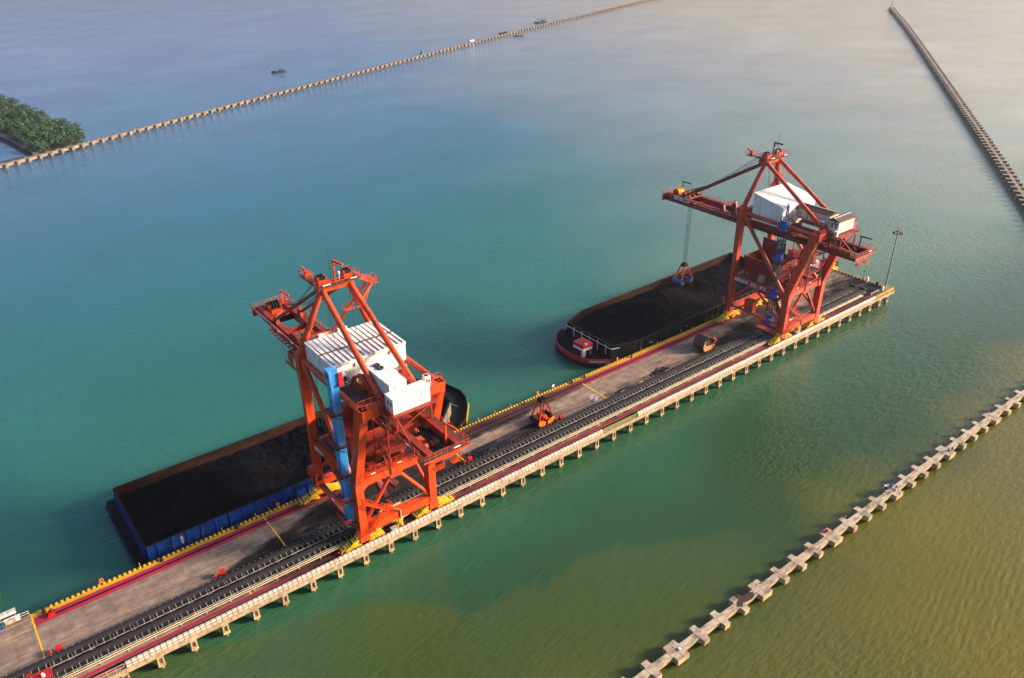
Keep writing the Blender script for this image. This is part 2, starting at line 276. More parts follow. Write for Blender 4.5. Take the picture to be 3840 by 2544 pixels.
class MB:
    def __init__(s, dx=0.0): s.v = []; s.f = []; s.mi = []; s.sm = []; s.dx = dx; s.cur = 0; s.mats = []
    def mat(s, m):
        if m not in s.mats: s.mats.append(m)
        s.cur = s.mats.index(m); return s
    def add(s, vs, fs, smooth=False):
        o = len(s.v); s.v += [(p[0] + s.dx, p[1], p[2]) for p in vs]
        for f in fs: s.f.append(tuple(o + i for i in f)); s.mi.append(s.cur); s.sm.append(smooth)
        return s
    def box(s, x0, x1, y0, y1, z0, z1):
        if x0 > x1: x0, x1 = x1, x0
        if y0 > y1: y0, y1 = y1, y0
        if z0 > z1: z0, z1 = z1, z0
        vs = [(x, y, z) for z in (z0, z1) for y in (y0, y1) for x in (x0, x1)]
        return s.add(vs, [(0, 2, 3, 1), (4, 5, 7, 6), (0, 1, 5, 4), (2, 6, 7, 3), (0, 4, 6, 2), (1, 3, 7, 5)])
    def beam(s, a, b, w, h=None, up=(0, 0, 1), w2=None, h2=None):
        h = h or w; w2 = w2 or w; h2 = h2 or h
        a = Vector(a); b = Vector(b); d = (b - a).normalized(); u = Vector(up)
        if abs(d.dot(u)) > 0.98: u = Vector((0, 1, 0))
        r = d.cross(u).normalized(); u = r.cross(d)
        vs = []
        for p, ww, hh in ((a, w, h), (b, w2, h2)):
            for i, j in ((-1, -1), (1, -1), (1, 1), (-1, 1)): vs.append(p + r * (i * ww / 2) + u * (j * hh / 2))
        return s.add(vs, [(0, 1, 2, 3), (7, 6, 5, 4), (0, 4, 5, 1), (1, 5, 6, 2), (2, 6, 7, 3), (3, 7, 4, 0)])
    def tube(s, a, b, r, n=10, r2=None, cap=True):
        r2 = r if r2 is None else r2
        a = Vector(a); b = Vector(b); d = (b - a).normalized(); u = Vector((0, 0, 1))
        if abs(d.dot(u)) > 0.98: u = Vector((0, 1, 0))
        e = d.cross(u).normalized(); u = e.cross(d)
        vs = []
        for p, rr in ((a, r), (b, r2)):
            for k in range(n):
                t = 2 * math.pi * k / n; vs.append(p + e * (rr * math.cos(t)) + u * (rr * math.sin(t)))
        s.add(vs, [(k, k + n, (k + 1) % n + n, (k + 1) % n) for k in range(n)], True)
        if cap: s.add(vs, [tuple(range(n)), tuple(range(2 * n - 1, n - 1, -1))])
        return s
    def path(s, pts, r, n=6):
        for a, b in zip(pts, pts[1:]): s.tube(a, b, r, n)
        return s
    def prism(s, poly, axis, lo, hi):
        """poly in the two other axes (order x,y,z minus axis)"""
        n = len(poly); vs = []
        for t in (lo, hi):
            for a, b in poly: vs.append((t, a, b) if axis == 0 else (a, t, b) if axis == 1 else (a, b, t))
        ar = sum(poly[i][0] * poly[(i + 1) % n][1] - poly[(i + 1) % n][0] * poly[i][1] for i in range(n))
        flip = (ar > 0) == (axis != 1)
        side = [(k, (k + 1) % n, (k + 1) % n + n, k + n) for k in range(n)]
        if not flip: side = [t[::-1] for t in side]
        caps = [tuple(range(n - 1, -1, -1)), tuple(range(n, 2 * n))] if flip else [tuple(range(n)), tuple(range(2 * n - 1, n - 1, -1))]
        return s.add(vs, side + caps)
    def torus(s, c, axis, R_, r, n=16, m=8):
        c = Vector(c); ax = Vector(axis).normalized(); u = ax.orthogonal().normalized(); w = ax.cross(u); vs = []
        for i in range(n):
            t = 2 * math.pi * i / n; dr = u * math.cos(t) + w * math.sin(t)
            for j in range(m):
                q = 2 * math.pi * j / m; vs.append(c + dr * (R_ + r * math.cos(q)) + ax * (r * math.sin(q)))
        return s.add(vs, [(i * m + j, ((i + 1) % n) * m + j, ((i + 1) % n) * m + (j + 1) % m, i * m + (j + 1) % m) for i in range(n) for j in range(m)], True)
    def rail(s, pts, h=1.0, step=1.3, w=0.055, bars=(1.0, 0.5)):
        for a, b in zip(pts, pts[1:]):
            a = Vector(a); b = Vector(b); n = max(1, int((b - a).length / step + 0.5))
            for k in range(n + 1):
                p = a.lerp(b, k / n); s.beam(p, p + Vector((0, 0, h)), w)
            for q in bars: s.beam(a + Vector((0, 0, h * q)), b + Vector((0, 0, h * q)), w)
        return s
    def stairs(s, a, b, width, side):
        """flight from a up to b; side = unit vector across"""
        a = Vector(a); b = Vector(b); sv = Vector(side) * width / 2
        for q in (-1, 1):
            s.beam(a + sv * q, b + sv * q, 0.06, 0.22)
            s.rail([a + sv * q, b + sv * q], 0.9, 1.2, 0.05)
        n = max(3, int(abs(b.z - a.z) / 0.26))
        for k in range(1, n):
            p = a.lerp(b, k / n); d = (b - a); d.z = 0; d.normalize()
            s.add([p - sv - d * .11, p + sv - d * .11, p + sv + d * .11, p - sv + d * .11], [(0, 1, 2, 3)])
        return s
    def build(s, name, mat, parent=None):
        me = bpy.data.meshes.new(name); off = root_loc(parent) if parent else Vector((0, 0, 0))
        me.from_pydata([(p[0] - off.x, p[1] - off.y, p[2] - off.z) for p in s.v], [], s.f)
        if s.mats and mat is None:
            for m in s.mats: me.materials.append(m)
            me.polygons.foreach_set('material_index', s.mi)
        else: me.materials.append(mat)
        me.polygons.foreach_set('use_smooth', s.sm)
        me.update()
        o = bpy.data.objects.new(name, me); COL.objects.link(o)
        if parent: o.parent = parent
        return o

def tag(o, label=None, cat=None, group=None, kind=None):
    for k, v in (('label', label), ('category', cat), ('group', group), ('kind', kind)):
        if v: o[k] = v
    return o

def thing(name, label, cat, loc, group=None):
    o = bpy.data.objects.new(name, None); COL.objects.link(o); o.location = loc; o.empty_display_size = 0.5
    return tag(o, label, cat, group)

def dup(root, loc, label=None, rotz=None, group=None):
    r = root.copy(); COL.objects.link(r); r.location = loc
    if rotz is not None: r.rotation_euler = (0, 0, rotz)
    if label: r['label'] = label
    if group: r['group'] = group
    for ch in list(root.children):
        c = ch.copy(); COL.objects.link(c); c.parent = r
        for g in list(ch.children):
            d = g.copy(); COL.objects.link(d); d.parent = c
    return r

def text_mesh(name, s, size, mat, parent, origin, xdir, ydir, align='LEFT', bold=0.0, sx=1.0):
    cu = bpy.data.curves.new(name, 'FONT'); cu.body = s; cu.size = size; cu.extrude = 0.012; cu.align_x = align; cu.offset = bold
    cu.resolution_u = 3
    t = bpy.data.objects.new(name, cu); COL.objects.link(t)
    dg = bpy.context.evaluated_depsgraph_get(); me = bpy.data.meshes.new_from_object(t.evaluated_get(dg))
    bpy.data.objects.remove(t); bpy.data.curves.remove(cu)
    X = Vector(xdir).normalized(); Y = Vector(ydir).normalized(); Z = X.cross(Y)
    off = root_loc(parent); o0 = Vector(origin) - off
    for v in me.vertices: v.co = o0 + X * (v.co.x * sx) + Y * v.co.y + Z * v.co.z
    me.materials.clear(); me.materials.append(mat); me.name = name
    o = bpy.data.objects.new(name, me); COL.objects.link(o); o.parent = parent
    return o

# ------------------------------------------------------------------ water, mud
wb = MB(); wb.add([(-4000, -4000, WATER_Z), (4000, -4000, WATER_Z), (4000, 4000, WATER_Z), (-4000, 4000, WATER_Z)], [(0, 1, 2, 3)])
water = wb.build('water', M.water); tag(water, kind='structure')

# ------------------------------------------------------------------ pier
X0, X1, Y0, Y1 = -70.0, 220.3, 101.3, 122.1
RAILN, RAILF = 102.95, 119.75
def blob(x, y, cx, cy, rx, ry):
    d = ((x - cx) / rx) ** 2 + ((y - cy) / ry) ** 2
    return max(0.0, 1.0 - d)
DUST = [(66, 111.5, 46, 9, .75), (88, 120.2, 34, 3.2, 1.15), (185, 119.8, 40, 3.0, .5), (75, 107.9, 600, 0.9, 1.3), (75, 105.6, 600, 0.8, 1.1), (75, 109.6, 600, 0.9, 0.9), (46, 109, 24, 8, 1.5), (56, 113, 20, 8, 1.4), (72, 110.3, 16, 3.2, 1.6), (86, 111.5, 14, 3.2, 1.3), (30, 110.5, 12, 3, 0.9),
        (120, 111.5, 9, 2.2, 0.5), (150, 112, 14, 3, 0.55), (160, 111, 16, 4, 1.0), (175, 112, 18, 8, 1.25), (207, 108, 22, 8, 0.9), (214, 113, 10, 9, 0.7), (132, 112.2, 7, 1.6, 0.7), (90, 108.6, 140, 2.6, 0.5), (90, 105, 150, 2.4, 0.45)]
def dust_at(x, y):
    d = sum(w * blob(x, y, a, b, c, e) for a, b, c, e, w in DUST)
    d += 0.35 * noise.noise((x * 0.12, y * 0.35, 1.7)) + 0.2 * noise.noise((x * 0.5, y * 1.1, 5.1))
    if 69 < x < 128 and y < 117 and y > 114.2: d -= 0.45        # tyre-cleaned lane
    d += .2 * min(1, max(0, (x - 16) / 20))
    if x < -4.4: d *= 0.5
    return max(0.0, min(1.0, d))
def sheet(name, x0, x1, y0, y1, z, mat, parent, step=0.7):
    nx = max(2, int((x1 - x0) / step)); ny = max(2, int((y1 - y0) / 0.4)); b = MB(); vs = []; at = []
    for j in range(ny + 1):
        for i in range(nx + 1):
            x = x0 + (x1 - x0) * i / nx; y = y0 + (y1 - y0) * j / ny; vs.append((x, y, z)); at.append(dust_at(x, y))
    b.add(vs, [(j * (nx + 1) + i, j * (nx + 1) + i + 1, (j + 1) * (nx + 1) + i + 1, (j + 1) * (nx + 1) + i) for j in range(ny) for i in range(nx)])
    o = b.build(name, mat, parent); a = o.data.attributes.new('coal_dust', 'FLOAT', 'POINT'); a.data.foreach_set('value', at)
    return o
pier = thing('pier', 'long concrete coal pier carrying crane rails, with yellow and crimson painted edge strips', 'pier', (75, 111.7, 0))
sheet('deck_surface', X0, X1, Y0, Y1, 0.0, M.deck, pier)
b = MB(); b.box(X0, X1, Y0 + 0.6, Y1 - 0.6, -1.2, -0.02); b.build('deck_slab', M.pierside, pier)
b = MB(); b.box(X0, X1, Y0 - 0.02, Y0 + 0.58, -0.9, 0.0 - 0.01)
b.build('near_edge_beam', M.pierside, pier)
b = MB(); b.box(X0, X1, Y1 - 0.58, Y1, -1.6, -0.01); b.build('far_edge_beam', M.pierside, pier)
b = MB(); b.box(X1 - 0.02, X1 + 0.3, Y0 - 0.02, Y1, -1.1, 0.0); b.build('end_beam', M.pierside, pier)
sheet('yellow_edge_strip', -4.35, X1, 120.85, Y1 - 0.02, 0.008, M.yellowstrip, pier, 1.2)
sheet('crimson_strip', -4.25, X1 - 6, 118.75, 120.75, 0.008, M.pinkstrip, pier, 1.2)
sheet('crimson_strip', -3.5, X1 - 6, 103.35, 104.05, 0.008, M.pinkstrip, pier, 1.2)
sheet('crimson_strip', -3.5, X1 - 8, 102.2, 102.75, 0.008, M.pinkstrip, pier, 1.2)
b = MB(); b.box(-1.6, 196, 121.6, 121.98, 0.0, 0.24); b.build('striped_curb', M.curb, pier)
for yy in (RAILF, RAILN):
    b = MB(); b.box(-1.2, 212, yy - 0.19, yy + 0.19, 0.0, 0.03); b.box(-1.2, 212, yy - 0.06, yy + 0.06, 0.03, 0.14); b.build('crane_rail', M.dark, pier)
# painted marks on the deck
for x, ya, yb in ((34.6, 111.2, 121.5), (113.4, 110.8, 119.5), (-4.42, 111.0, 122.0)):
    n = int((yb - ya) / 0.5); b = MB(); L1 = []; L2 = []
    for k in range(n + 1):
        w = 0.09 + random.random() * 0.08; dx = random.uniform(-.04, .04); y = ya + k * (yb - ya) / n
        L1.append((x + dx - w, y, 0.012)); L2.append((x + dx + w, y, 0.012))
    b.add(L1 + L2, [(k, k + n + 1, k + n + 2, k + 1) for k in range(n)]); b.build('yellow_marking', M.yellow, pier)
for x0_, x1_, y0_, y1_ in ((73.9, 74.15, 112.4, 115.5), (25.2, 25.45, 104.1, 104.9), (65.5, 65.75, 104.1, 104.9), (104.4, 104.65, 104.1, 104.9), (150.3, 150.55, 104.1, 104.9)):
    b = MB(); b.box(x0_, x1_, y0_, y1_, 0.009, 0.014); b.build('yellow_marking', M.yellow, pier)
b = MB(); b.add([(x, y, 0.012) for x, y in ((-10.3, 118.6), (-4.9, 118.6), (-4.9, 118.7), (-10.2, 118.7), (-10.2, 121.0), (-4.9, 121.0), (-4.9, 121.1), (-10.3, 121.1))], [(0, 1, 2, 3), (0, 3, 4, 7), (4, 5, 6, 7)]); b.build('yellow_marking', M.yellow, pier)
# support bents
for k in range(57):
    x = 218.6 - 5.1 * k
    if k < 1: x = 217.6
    b = MB(); b.mat(M.pierside)
    b.box(x - 0.5, x - 0.26, Y0 + 0.1, Y0 + 0.9, -2.5, -1.0); b.box(x + 0.26, x + 0.5, Y0 + 0.1, Y0 + 0.9, -2.5, -1.0)
    b.box(x - 0.26, x + 0.26, Y0 + 0.5, Y0 + 1.0, -2.5, -1.0); b.box(x - 0.26, x + 0.26, Y0 + 0.1, Y0 + 0.5, -1.3, -1.0)
    b.mat(M.jettyside).box(x - 0.56, x + 0.56, Y0 - 0.02, Y0 + 1.1, -2.95, -2.5)
    b.mat(M.pile)
    b.box(x - 0.5, x + 0.5, Y0 + 1.1, Y1 - 0.4, -2.4, -1.2)
    for yy in (Y0 + 0.5, 107, 112, 117, Y1 - 0.9): b.tube((x, yy, -2.0 if yy > 103 else -3.0), (x, yy, -6), 0.42, 8)
    b.build('support_bent', None, pier)

# ------------------------------------------------------------------ conveyors, pipes, covers
def conveyor(label, yb, ys, xa, xb, zb):
    t = thing('belt_conveyor', label, 'conveyor', ((xa + xb) / 2, yb, 0), 'belt conveyors along the pier')
    b = MB(); prof = [(-0.68, .16), (-0.4, .05), (0, 0.0), (0.4, .05), (0.68, .16)]
    # carrying belt with its dark dust cover, humped
    n = 7; poly = [(yb + 0.66 * math.cos(math.pi * k / n), zb + 0.30 * math.sin(math.pi * k / n)) for k in range(n + 1)]
    b.prism(poly, 0, xa, xb); b.build('belt', M.belt, t)
    b = MB(); b.box(xa + .2, xb - .2, yb - 0.5, yb + 0.5, zb - 0.72, zb - 0.66); b.build('return_belt', M.belt, t)
    b = MB(); b.beam((xa, ys, zb - 0.2), (xb, ys, zb - 0.2), 0.07, 0.1); b.build('stringer', M.stringer, t)
    b = MB(); b.beam((xa, yb + 0.78, zb - 0.15), (xb, yb + 0.78, zb - 0.15), 0.1, 0.16); b.build('stringer', M.dark, t)
    n = int(xb - xa); items = []
    for k in range(n): items.append(xa + 0.5 + k)
    items.sort(key=lambda x: abs(x - 20)); rest = MB()
    def idler(q, x):
        # roller bracket curling up beside the belt
        q.beam((x, ys, zb - 0.2), (x, ys + 0.2, zb + 0.12), 0.05, 0.06); q.beam((x, ys + 0.2, zb + 0.1), (x, ys + 0.42, zb + 0.3), 0.06, 0.08)
        q.beam((x, ys + 0.42, zb + 0.28), (x, yb - 0.55, zb + 0.16), 0.06, 0.07)
        q.beam((x, yb - .6, zb - .1), (x, yb + .8, zb - .1), .05, .05); q.beam((x, ys + .2, zb + .1), (x, yb - .55, zb - .1), .04)
        if yb > 108: q.box(x - 0.05, x + 0.05, yb + 0.68, yb + 0.84, zb - .12, zb + 0.12)
    proto = None
    for i, x in enumerate(items):
        if i < 100:
            if proto is None:
                q = MB(); idler(q, items[0]); proto = q.build('idler', M.stringer, t)
            else:
                o = proto.copy(); COL.objects.link(o); o.location = (x - items[0], 0, 0)
        else: idler(rest, x)
    ro = rest.build('idler', M.stringer, t); ro['kind'] = 'stuff'
    legs = [xa + 1 + 3.0 * k for k in range(int((xb - xa - 1) / 3.0) + 1)]
    proto = None
    for x in legs:
        if proto is None:
            q = MB(); q.beam((legs[0], ys, zb - 0.25), (legs[0], ys, 0), 0.09); q.beam((legs[0], yb + 0.78, zb - 0.2), (legs[0], yb + 0.78, 0), 0.09)
            q.beam((legs[0], ys, 0.45), (legs[0], yb + 0.78, 0.45), 0.08); q.beam((legs[0] - 0.6, ys, zb - 0.25), (legs[0], ys, 0.15), 0.06)
            proto = q.build('leg', M.stringer, t)
        else:
            o = proto.copy(); COL.objects.link(o); o.location = (x - legs[0], 0, 0)
    b = MB(); b.box(xb, xb + 1.1, yb - 0.8, yb + 0.9, 0.25, zb + 0.75); b.build('end_pulley_housing', M.coaldeck, t)
    return t
conveyor('dark belt conveyor running along the middle of the pier deck, nearest the open roadway', 109.15, 107.75, -65, 210.8, 1.0)
conveyor('dark belt conveyor beside the two cream pipes, nearest the water-side pipe covers', 106.35, 105.0, -65, 211.2, 1.0)
b = MB(); b.box(211.8, 216.2, 103.6, 103.95, 0.45, 0.62); b.box(212, 212.3, 103.65, 103.9, 0, 0.45); b.box(215.6, 215.9, 103.65, 103.9, 0, 0.45)
tag(b.build('cable_tray', M.grey), 'short grey cable tray standing on legs past the conveyor ends', 'cable tray')
for yy, zz, lb in ((104.85, 0.55, 'cream pipe on low stands, the one touching the conveyor legs'), (104.45, 0.5, 'cream pipe on low stands, the outer one nearest the crimson rail strip')):
    t = thing('pipeline', lb, 'pipe', (70, yy, 0), 'two pipes along the conveyor')
    b = MB(); b.tube((-60, yy, zz), (209, yy, zz), 0.1, 8); b.build('pipe', M.pipe, t)
    b = MB(); b.box(-58, -57.88, yy - 0.08, yy + 0.08, 0, zz - 0.06); pr = b.build('pipe_stand', M.pipe, t)
    for k in range(1, 67):
        o = pr.copy(); COL.objects.link(o); o.location = (4.0 * k, 0, 0)

def cover_run(xa, xb, label):
    t = thing('cable_channel_cover', label, 'cover', ((xa + xb) / 2, 101.8, 0), 'sheet covers on the near edge of the pier')
    poly = [(101.36, 0.02), (101.36, 0.62), (101.5, 0.82), (101.72, 0.92), (102.0, 0.88), (102.12, 0.7), (102.12, 0.02)]
    b = MB(); n = int((xb - xa) / 0.86)
    for k in range(n):
        x = xa + (xb - xa) * k / n; x2 = xa + (xb - xa) * (k + 1) / n; dz = random.uniform(-.012, .012)
        b.prism([(p, q + (dz if q > .1 else 0)) for p, q in poly], 0, x + 0.012, x2 - 0.012)
    b.build('cover_sheet', M.cover, t)
    b = MB(); big = [(101.335, 0.02), (101.335, 0.63), (101.49, 0.85), (101.72, 0.955), (102.01, 0.91), (102.145, 0.72), (102.145, 0.02)]
    for k in range(n + 1):
        x = xa + (xb - xa) * k / n; b.prism(big, 0, x - 0.035, x + 0.035)
    b.box(xa, xb, 101.33, 101.35, 0.6, 0.66)
    b.build('seam_strap', M.coaldeck, t)
cover_run(4.9, 103.0, 'cream cable channel cover along the near pier edge, left run below the left crane')
cover_run(113.6, 210.4, 'cream cable channel cover along the near pier edge, right run below the right crane')
def railing(name, label, pts, mat, h=1.0, step=1.3, w=0.06, bars=(1.0, 0.5)):
    b = MB(); b.rail(pts, h, step, w, bars); return tag(b.build(name, mat), label, 'railing')
railing('railing', 'bright green handrail in the gap between the two cover runs', [(103.2, 101.5, 0), (113.4, 101.5, 0)], M.lime, 0.9, 2.0, 0.07)
railing('railing', 'cream handrail at the left end of the near pier edge, before the covers begin', [(-40, 101.5, 0), (4.7, 101.5, 0)], M.pipe, 1.0, 1.2, 0.06)
railing('railing', 'thick yellow rails on the pier corner below the light mast', [(210.6, 101.5, 0), (220.1, 101.5, 0)], M.yellow, 1.0, 1.6, 0.1, (1.0, 0.66, 0.33))
railing('railing', 'thin yellow mesh-like railing along the short far end of the pier', [(220.15, 101.6, 0), (220.15, 121.8, 0)], M.yellow, 1.1, 1.0, 0.05, (1.0, 0.75, 0.5, 0.25))
b = MB()
for k in range(15): b.box(219.55, 220.0, 105.0 + 1.15 * k, 105.6 + 1.15 * k, 0, 0.35)
tag(b.build('stop_kerb', M.dark), 'dark broken kerb blocks behind the railing at the far pier end', 'kerb')

# small furniture on the deck
def box_on_legs(x, y, label, grp):
    t = thing('fire_hose_box', label, 'hose box', (x, y, 0), grp)
    b = MB(); b.box(x - 0.4, x + 0.4, y - 0.22, y + 0.22, 0.35, 1.2); b.box(x - 0.44, x + 0.44, y - 0.26, y + 0.26, 1.2, 1.26); b.build('cabinet', M.red, t)
    b = MB()
    for q in (-0.36, 0.36): b.box(x + q - 0.05, x + q + 0.05, y - 0.2, y + 0.2, 0, 0.35)
    b.build('leg', M.dark, t); b = MB(); b.box(x - 0.36, x + 0.36, y - 0.245, y - 0.222, 0.42, 1.14); b.build('door', M.redbulwark, t)
    return t
def hydrant(x, y, label, grp):
    t = thing('fire_hydrant', label, 'hydrant', (x, y, 0), grp)
    b = MB(); b.tube((x, y, 0), (x, y, 0.75), 0.13); b.tube((x, y, 0.75), (x, y, 0.92), 0.17, 10, 0.08); b.tube((x, y, 0), (x, y, 0.08), 0.22); b.build('barrel', M.red, t)
    for q in (-1, 1): bb = MB(); bb.tube((x, y, 0.55), (x + 0.32 * q, y, 0.55), 0.08); bb.tube((x + .28 * q, y, .55), (x + .36 * q, y, .55), 0.11); bb.build('hose_outlet', M.red, t)
hb = [(23.2, 111.2, 'left of the left crane'), (-2.3, 111.0, 'by the bottom left start of the pier'), (74.6, 111.0, 'under the left crane back reach'), (99.4, 111.3, 'right of the upright orange grab')]
for x, y, w in hb:
    box_on_legs(x, y, 'red fire hose box beside the conveyor, ' + w, 'red fire points along the conveyor')
    hydrant(x - 1.2, y + 0.05, 'small red hydrant beside a red hose box, ' + w, 'red hydrants along the conveyor')
for x, w in ((-2.6, 'at the crimson strip start'), (16.0, 'by the stern corner of the blue barge'), (29.5, 'alongside the blue barge'), (44.0, 'by the far bogies of the left crane'), (74.5, 'near the bow of the blue barge'), (97.0, 'on the empty berth between both barges'), (111.5, 'just left of the yellow cross line'), (115.6, 'just right of the yellow cross line'), (131.5, 'by the red bow of the black barge')):
    b = MB(); b.tube((x, 121.2, 0), (x, 121.2, 0.42), 0.2, 12); b.tube((x, 121.2, 0.42), (x, 121.2, 0.62), 0.2, 12, 0.34); b.tube((x, 121.2, 0.62), (x, 121.2, 0.7), 0.34, 12, 0.25); b.box(x - .32, x + .32, 120.95, 121.45, 0, .06)
    tag(b.build('bollard', M.black), 'black mooring bollard on the yellow edge strip, ' + w, 'bollard', 'mooring bollards on the yellow edge')
for x, w in ((6.4, 'left of the blue barge'), (37.8, 'beside the blue barge'), (101.5, 'on the empty berth'), (127.2, 'near the red bow')):
    t = thing('lifebuoy_stand', 'orange lifebuoy on a short post at the pier edge, ' + w, 'lifebuoy', (x, 121.9, 0), 'lifebuoys on the pier edge')
    b = MB(); b.torus((x, 121.8, 0.85), (0.3, -1, 0.2), 0.34, 0.09); b.build('ring', M.orange, t)
    b = MB(); b.beam((x, 121.9, 0), (x, 121.9, 1.25), 0.08); b.build('post', M.yellow, t)
for i, x in enumerate((12.6, 27, 33.4, 36, 48, 80, 84.5, 89, 93.5, 106.5, 135.5, 141.5, 155)):
    b = MB(); b.tube((x, 121.75, 0), (x, 121.75, 0.95), 0.05); b.tube((x, 121.75, .95), (x, 121.75, 1.1), 0.09); b.box(x - .12, x + .12, 121.63, 121.87, 0, .05)
    tag(b.build('edge_light', M.yellow), 'short yellow edge light post standing on the striped curb', 'light post', 'edge light posts on the curb')
b = MB(); b.mat(M.textw).box(106.0, 106.6, 121.86, 121.9, 0.6, 1.3); b.mat(M.grey).beam((106.3, 121.94, 0), (106.3, 121.94, 1.3), 0.06)
tag(b.build('notice_board', None), 'small blank white board on a post at the empty berth edge', 'sign')
for x, y, lb in ((124.6, 111.1, 'flat yellow block lying on the deck right of the cross line'), (133.6, 110.9, 'yellow block lying by the dark coal spill'), (118.4, 110.9, 'bent yellow plate lying beside the conveyor'), (151.9, 110.8, 'yellow bar lying right of the brown grab')):
    b = MB(); b.box(x - .7, x + .7, y - .18, y + .18, 0, .2); b.box(x - .55, x + .3, y - .12, y + .14, .2, .27); tag(b.build('wheel_chock', M.yellow), lb, 'chock')
t = thing('rail_end_stop', 'orange triangular rail stop at the left end of the far crane rail', 'rail stop', (-1.9, 119.75, 0))
b = MB(); b.prism([(-2.6, 0), (-1.2, 0), (-1.5, 1.0), (-1.75, 1.0)], 1, 119.35, 119.5); b.prism([(-2.6, 0), (-1.2, 0), (-1.5, 1.0), (-1.75, 1.0)], 1, 120.0, 120.15); b.box(-1.7, -1.45, 119.3, 120.2, .6, 1.0); b.build('frame', M.red, t)
b = MB(); b.tube((-1.45, 119.75, .8), (-1.1, 119.75, .8), .14); b.build('buffer', M.black, t)
# hatch with posts on the deck
t = thing('deck_hatch', 'open deck hatch ringed by thin white posts, right of the upright grab', 'hatch', (110.3, 112.3, 0))
b = MB(); b.rail([(109.6, 111.7, 0), (111.2, 111.7, 0), (111.2, 113, 0), (109.6, 113, 0), (109.6, 111.7, 0)], 1.0, 0.9, 0.05); b.build('guard_rail', M.textw, t)
b = MB(); b.box(109.8, 111.0, 111.9, 112.8, 0.0, 0.06); b.build('opening', M.black, t)
# things by the left edge of the pier
for i, (x, y, z, w, h, lb) in enumerate(((-7.4, 122.6, 1.3, 2.6, 0.5, 'white rectangular board raised on posts, topmost of the white boxes at the pier start'), (-6.9, 121.9, 0.25, 2.2, 0.6, 'long white bench box by the railing at the pier start'), (-10.3, 122.0, 0.25, 1.3, 0.7, 'white cabinet by the railing, next to the blue pump'), (-11.9, 122.0, 0.25, 1.3, 0.7, 'white cabinet by the railing, leftmost of the row'))):
    t = thing('equipment_cabinet', lb, 'cabinet', (x, y, 0))
    b = MB(); b.box(x - w / 2, x + w / 2, y - .35, y + .35, z, z + h); b.box(x - w / 2 - .04, x + w / 2 + .04, y - .39, y + .39, z + h, z + h + .05); b.build('casing', M.rustwhite, t)
    b = MB()
    for q in (-1, 1): b.box(x + q * w * .4 - .04, x + q * w * .4 + .04, y - .05, y + .05, 0, z)
    b.build('leg', M.grey, t)
t = thing('pump', 'blue and green pump beside the white boxes at the pier start', 'pump', (-8.8, 121.6, 0))
b = MB(); b.tube((-9.3, 121.6, .45), (-8.5, 121.6, .45), .3, 12); b.box(-9.5, -8.2, 121.3, 121.9, 0, .14); b.build('motor', M.bluedk, t)
b = MB(); b.tube((-8.5, 121.6, .45), (-8.2, 121.6, .45), .38, 12); b.tube((-8.35, 121.6, .45), (-8.35, 121.6, 1.1), .12, 8); b.build('impeller_housing', M.leaf, t)
railing('railing', 'white metal railing along the far edge at the pier start', [(-45, 122.0, 0), (-4.6, 122.0, 0)], M.textw, 0.9, 1.6, 0.05)
t = thing('control_kiosk', 'crimson kiosk platform with a white lamp over the second conveyor, bottom left', 'kiosk', (-5.6, 105.6, 0))
b = MB(); b.box(-7.2, -4.0, 105.2, 106.9, 1.6, 1.75); b.box(-7.2, -6.6, 105.2, 106.9, 1.75, 2.4); b.build('platform', M.redbulwark, t)
b = MB()
for x in (-7, -4.2):
    for y in (105.3, 106.8): b.beam((x, y, 0), (x, y, 1.6), .12)
b.build('leg', M.redbulwark, t)
b = MB(); b.tube((-5.2, 105.8, 1.75), (-5.2, 105.8, 2.2), .3, 12, .2); b.build('lamp', M.textw, t)
# deck litter: dark coal spills with thickness
for cx, cy, n, sp, lb in ((131, 112.0, 60, (3.2, 1.0), 'scattered dark coal lumps spilled on the deck right of the yellow cross line'), (77.5, 112.3, 50, (3.0, 1.1), 'dark coal lumps spilled under the left crane back reach'), (118, 111.6, 25, (1.6, .6), 'small coal spill beside the bent yellow plate')):
    b = MB()
    for k in range(n):
        x = random.gauss(cx, sp[0] * .55); y = random.gauss(cy, sp[1] * .55); r = random.uniform(.1, .42); h = r * .35
        pts = [(x + r * random.uniform(.7, 1.2) * math.cos(t_ * 1.05), y + r * random.uniform(.5, 1) * math.sin(t_ * 1.05)) for t_ in range(6)]
        b.add([(px, py, 0.004) for px, py in pts] + [(x, y, h)], [(i, (i + 1) % 6, 6) for i in range(6)])
    o = b.build('coal_spill', M.coal); tag(o, lb, 'coal spill', kind='stuff')

for cx, cy, rx, ry, lb in ((79.5, 113.2, 2.6, .8, 'dark wet coal puddle on the deck behind the left crane back reach'), (84.0, 112.2, 1.6, .6, 'smaller dark puddle to the right of the back reach puddle'), (40.5, 112.6, 1.8, .5, 'dark wet patch on the deck left of the left crane')):
    b = MB(); pts = []
    for k in range(26):
        a = 2 * math.pi * k / 26; q = 1 + .45 * noise.noise((math.cos(a) * 1.6 + cx, math.sin(a) * 1.6, 2.2)); pts.append((cx + rx * q * math.cos(a), cy + ry * q * math.sin(a), 0.006))
    b.add(pts, [tuple(range(26))]); tag(b.build('puddle', M.puddle), lb, 'puddle', kind='stuff')

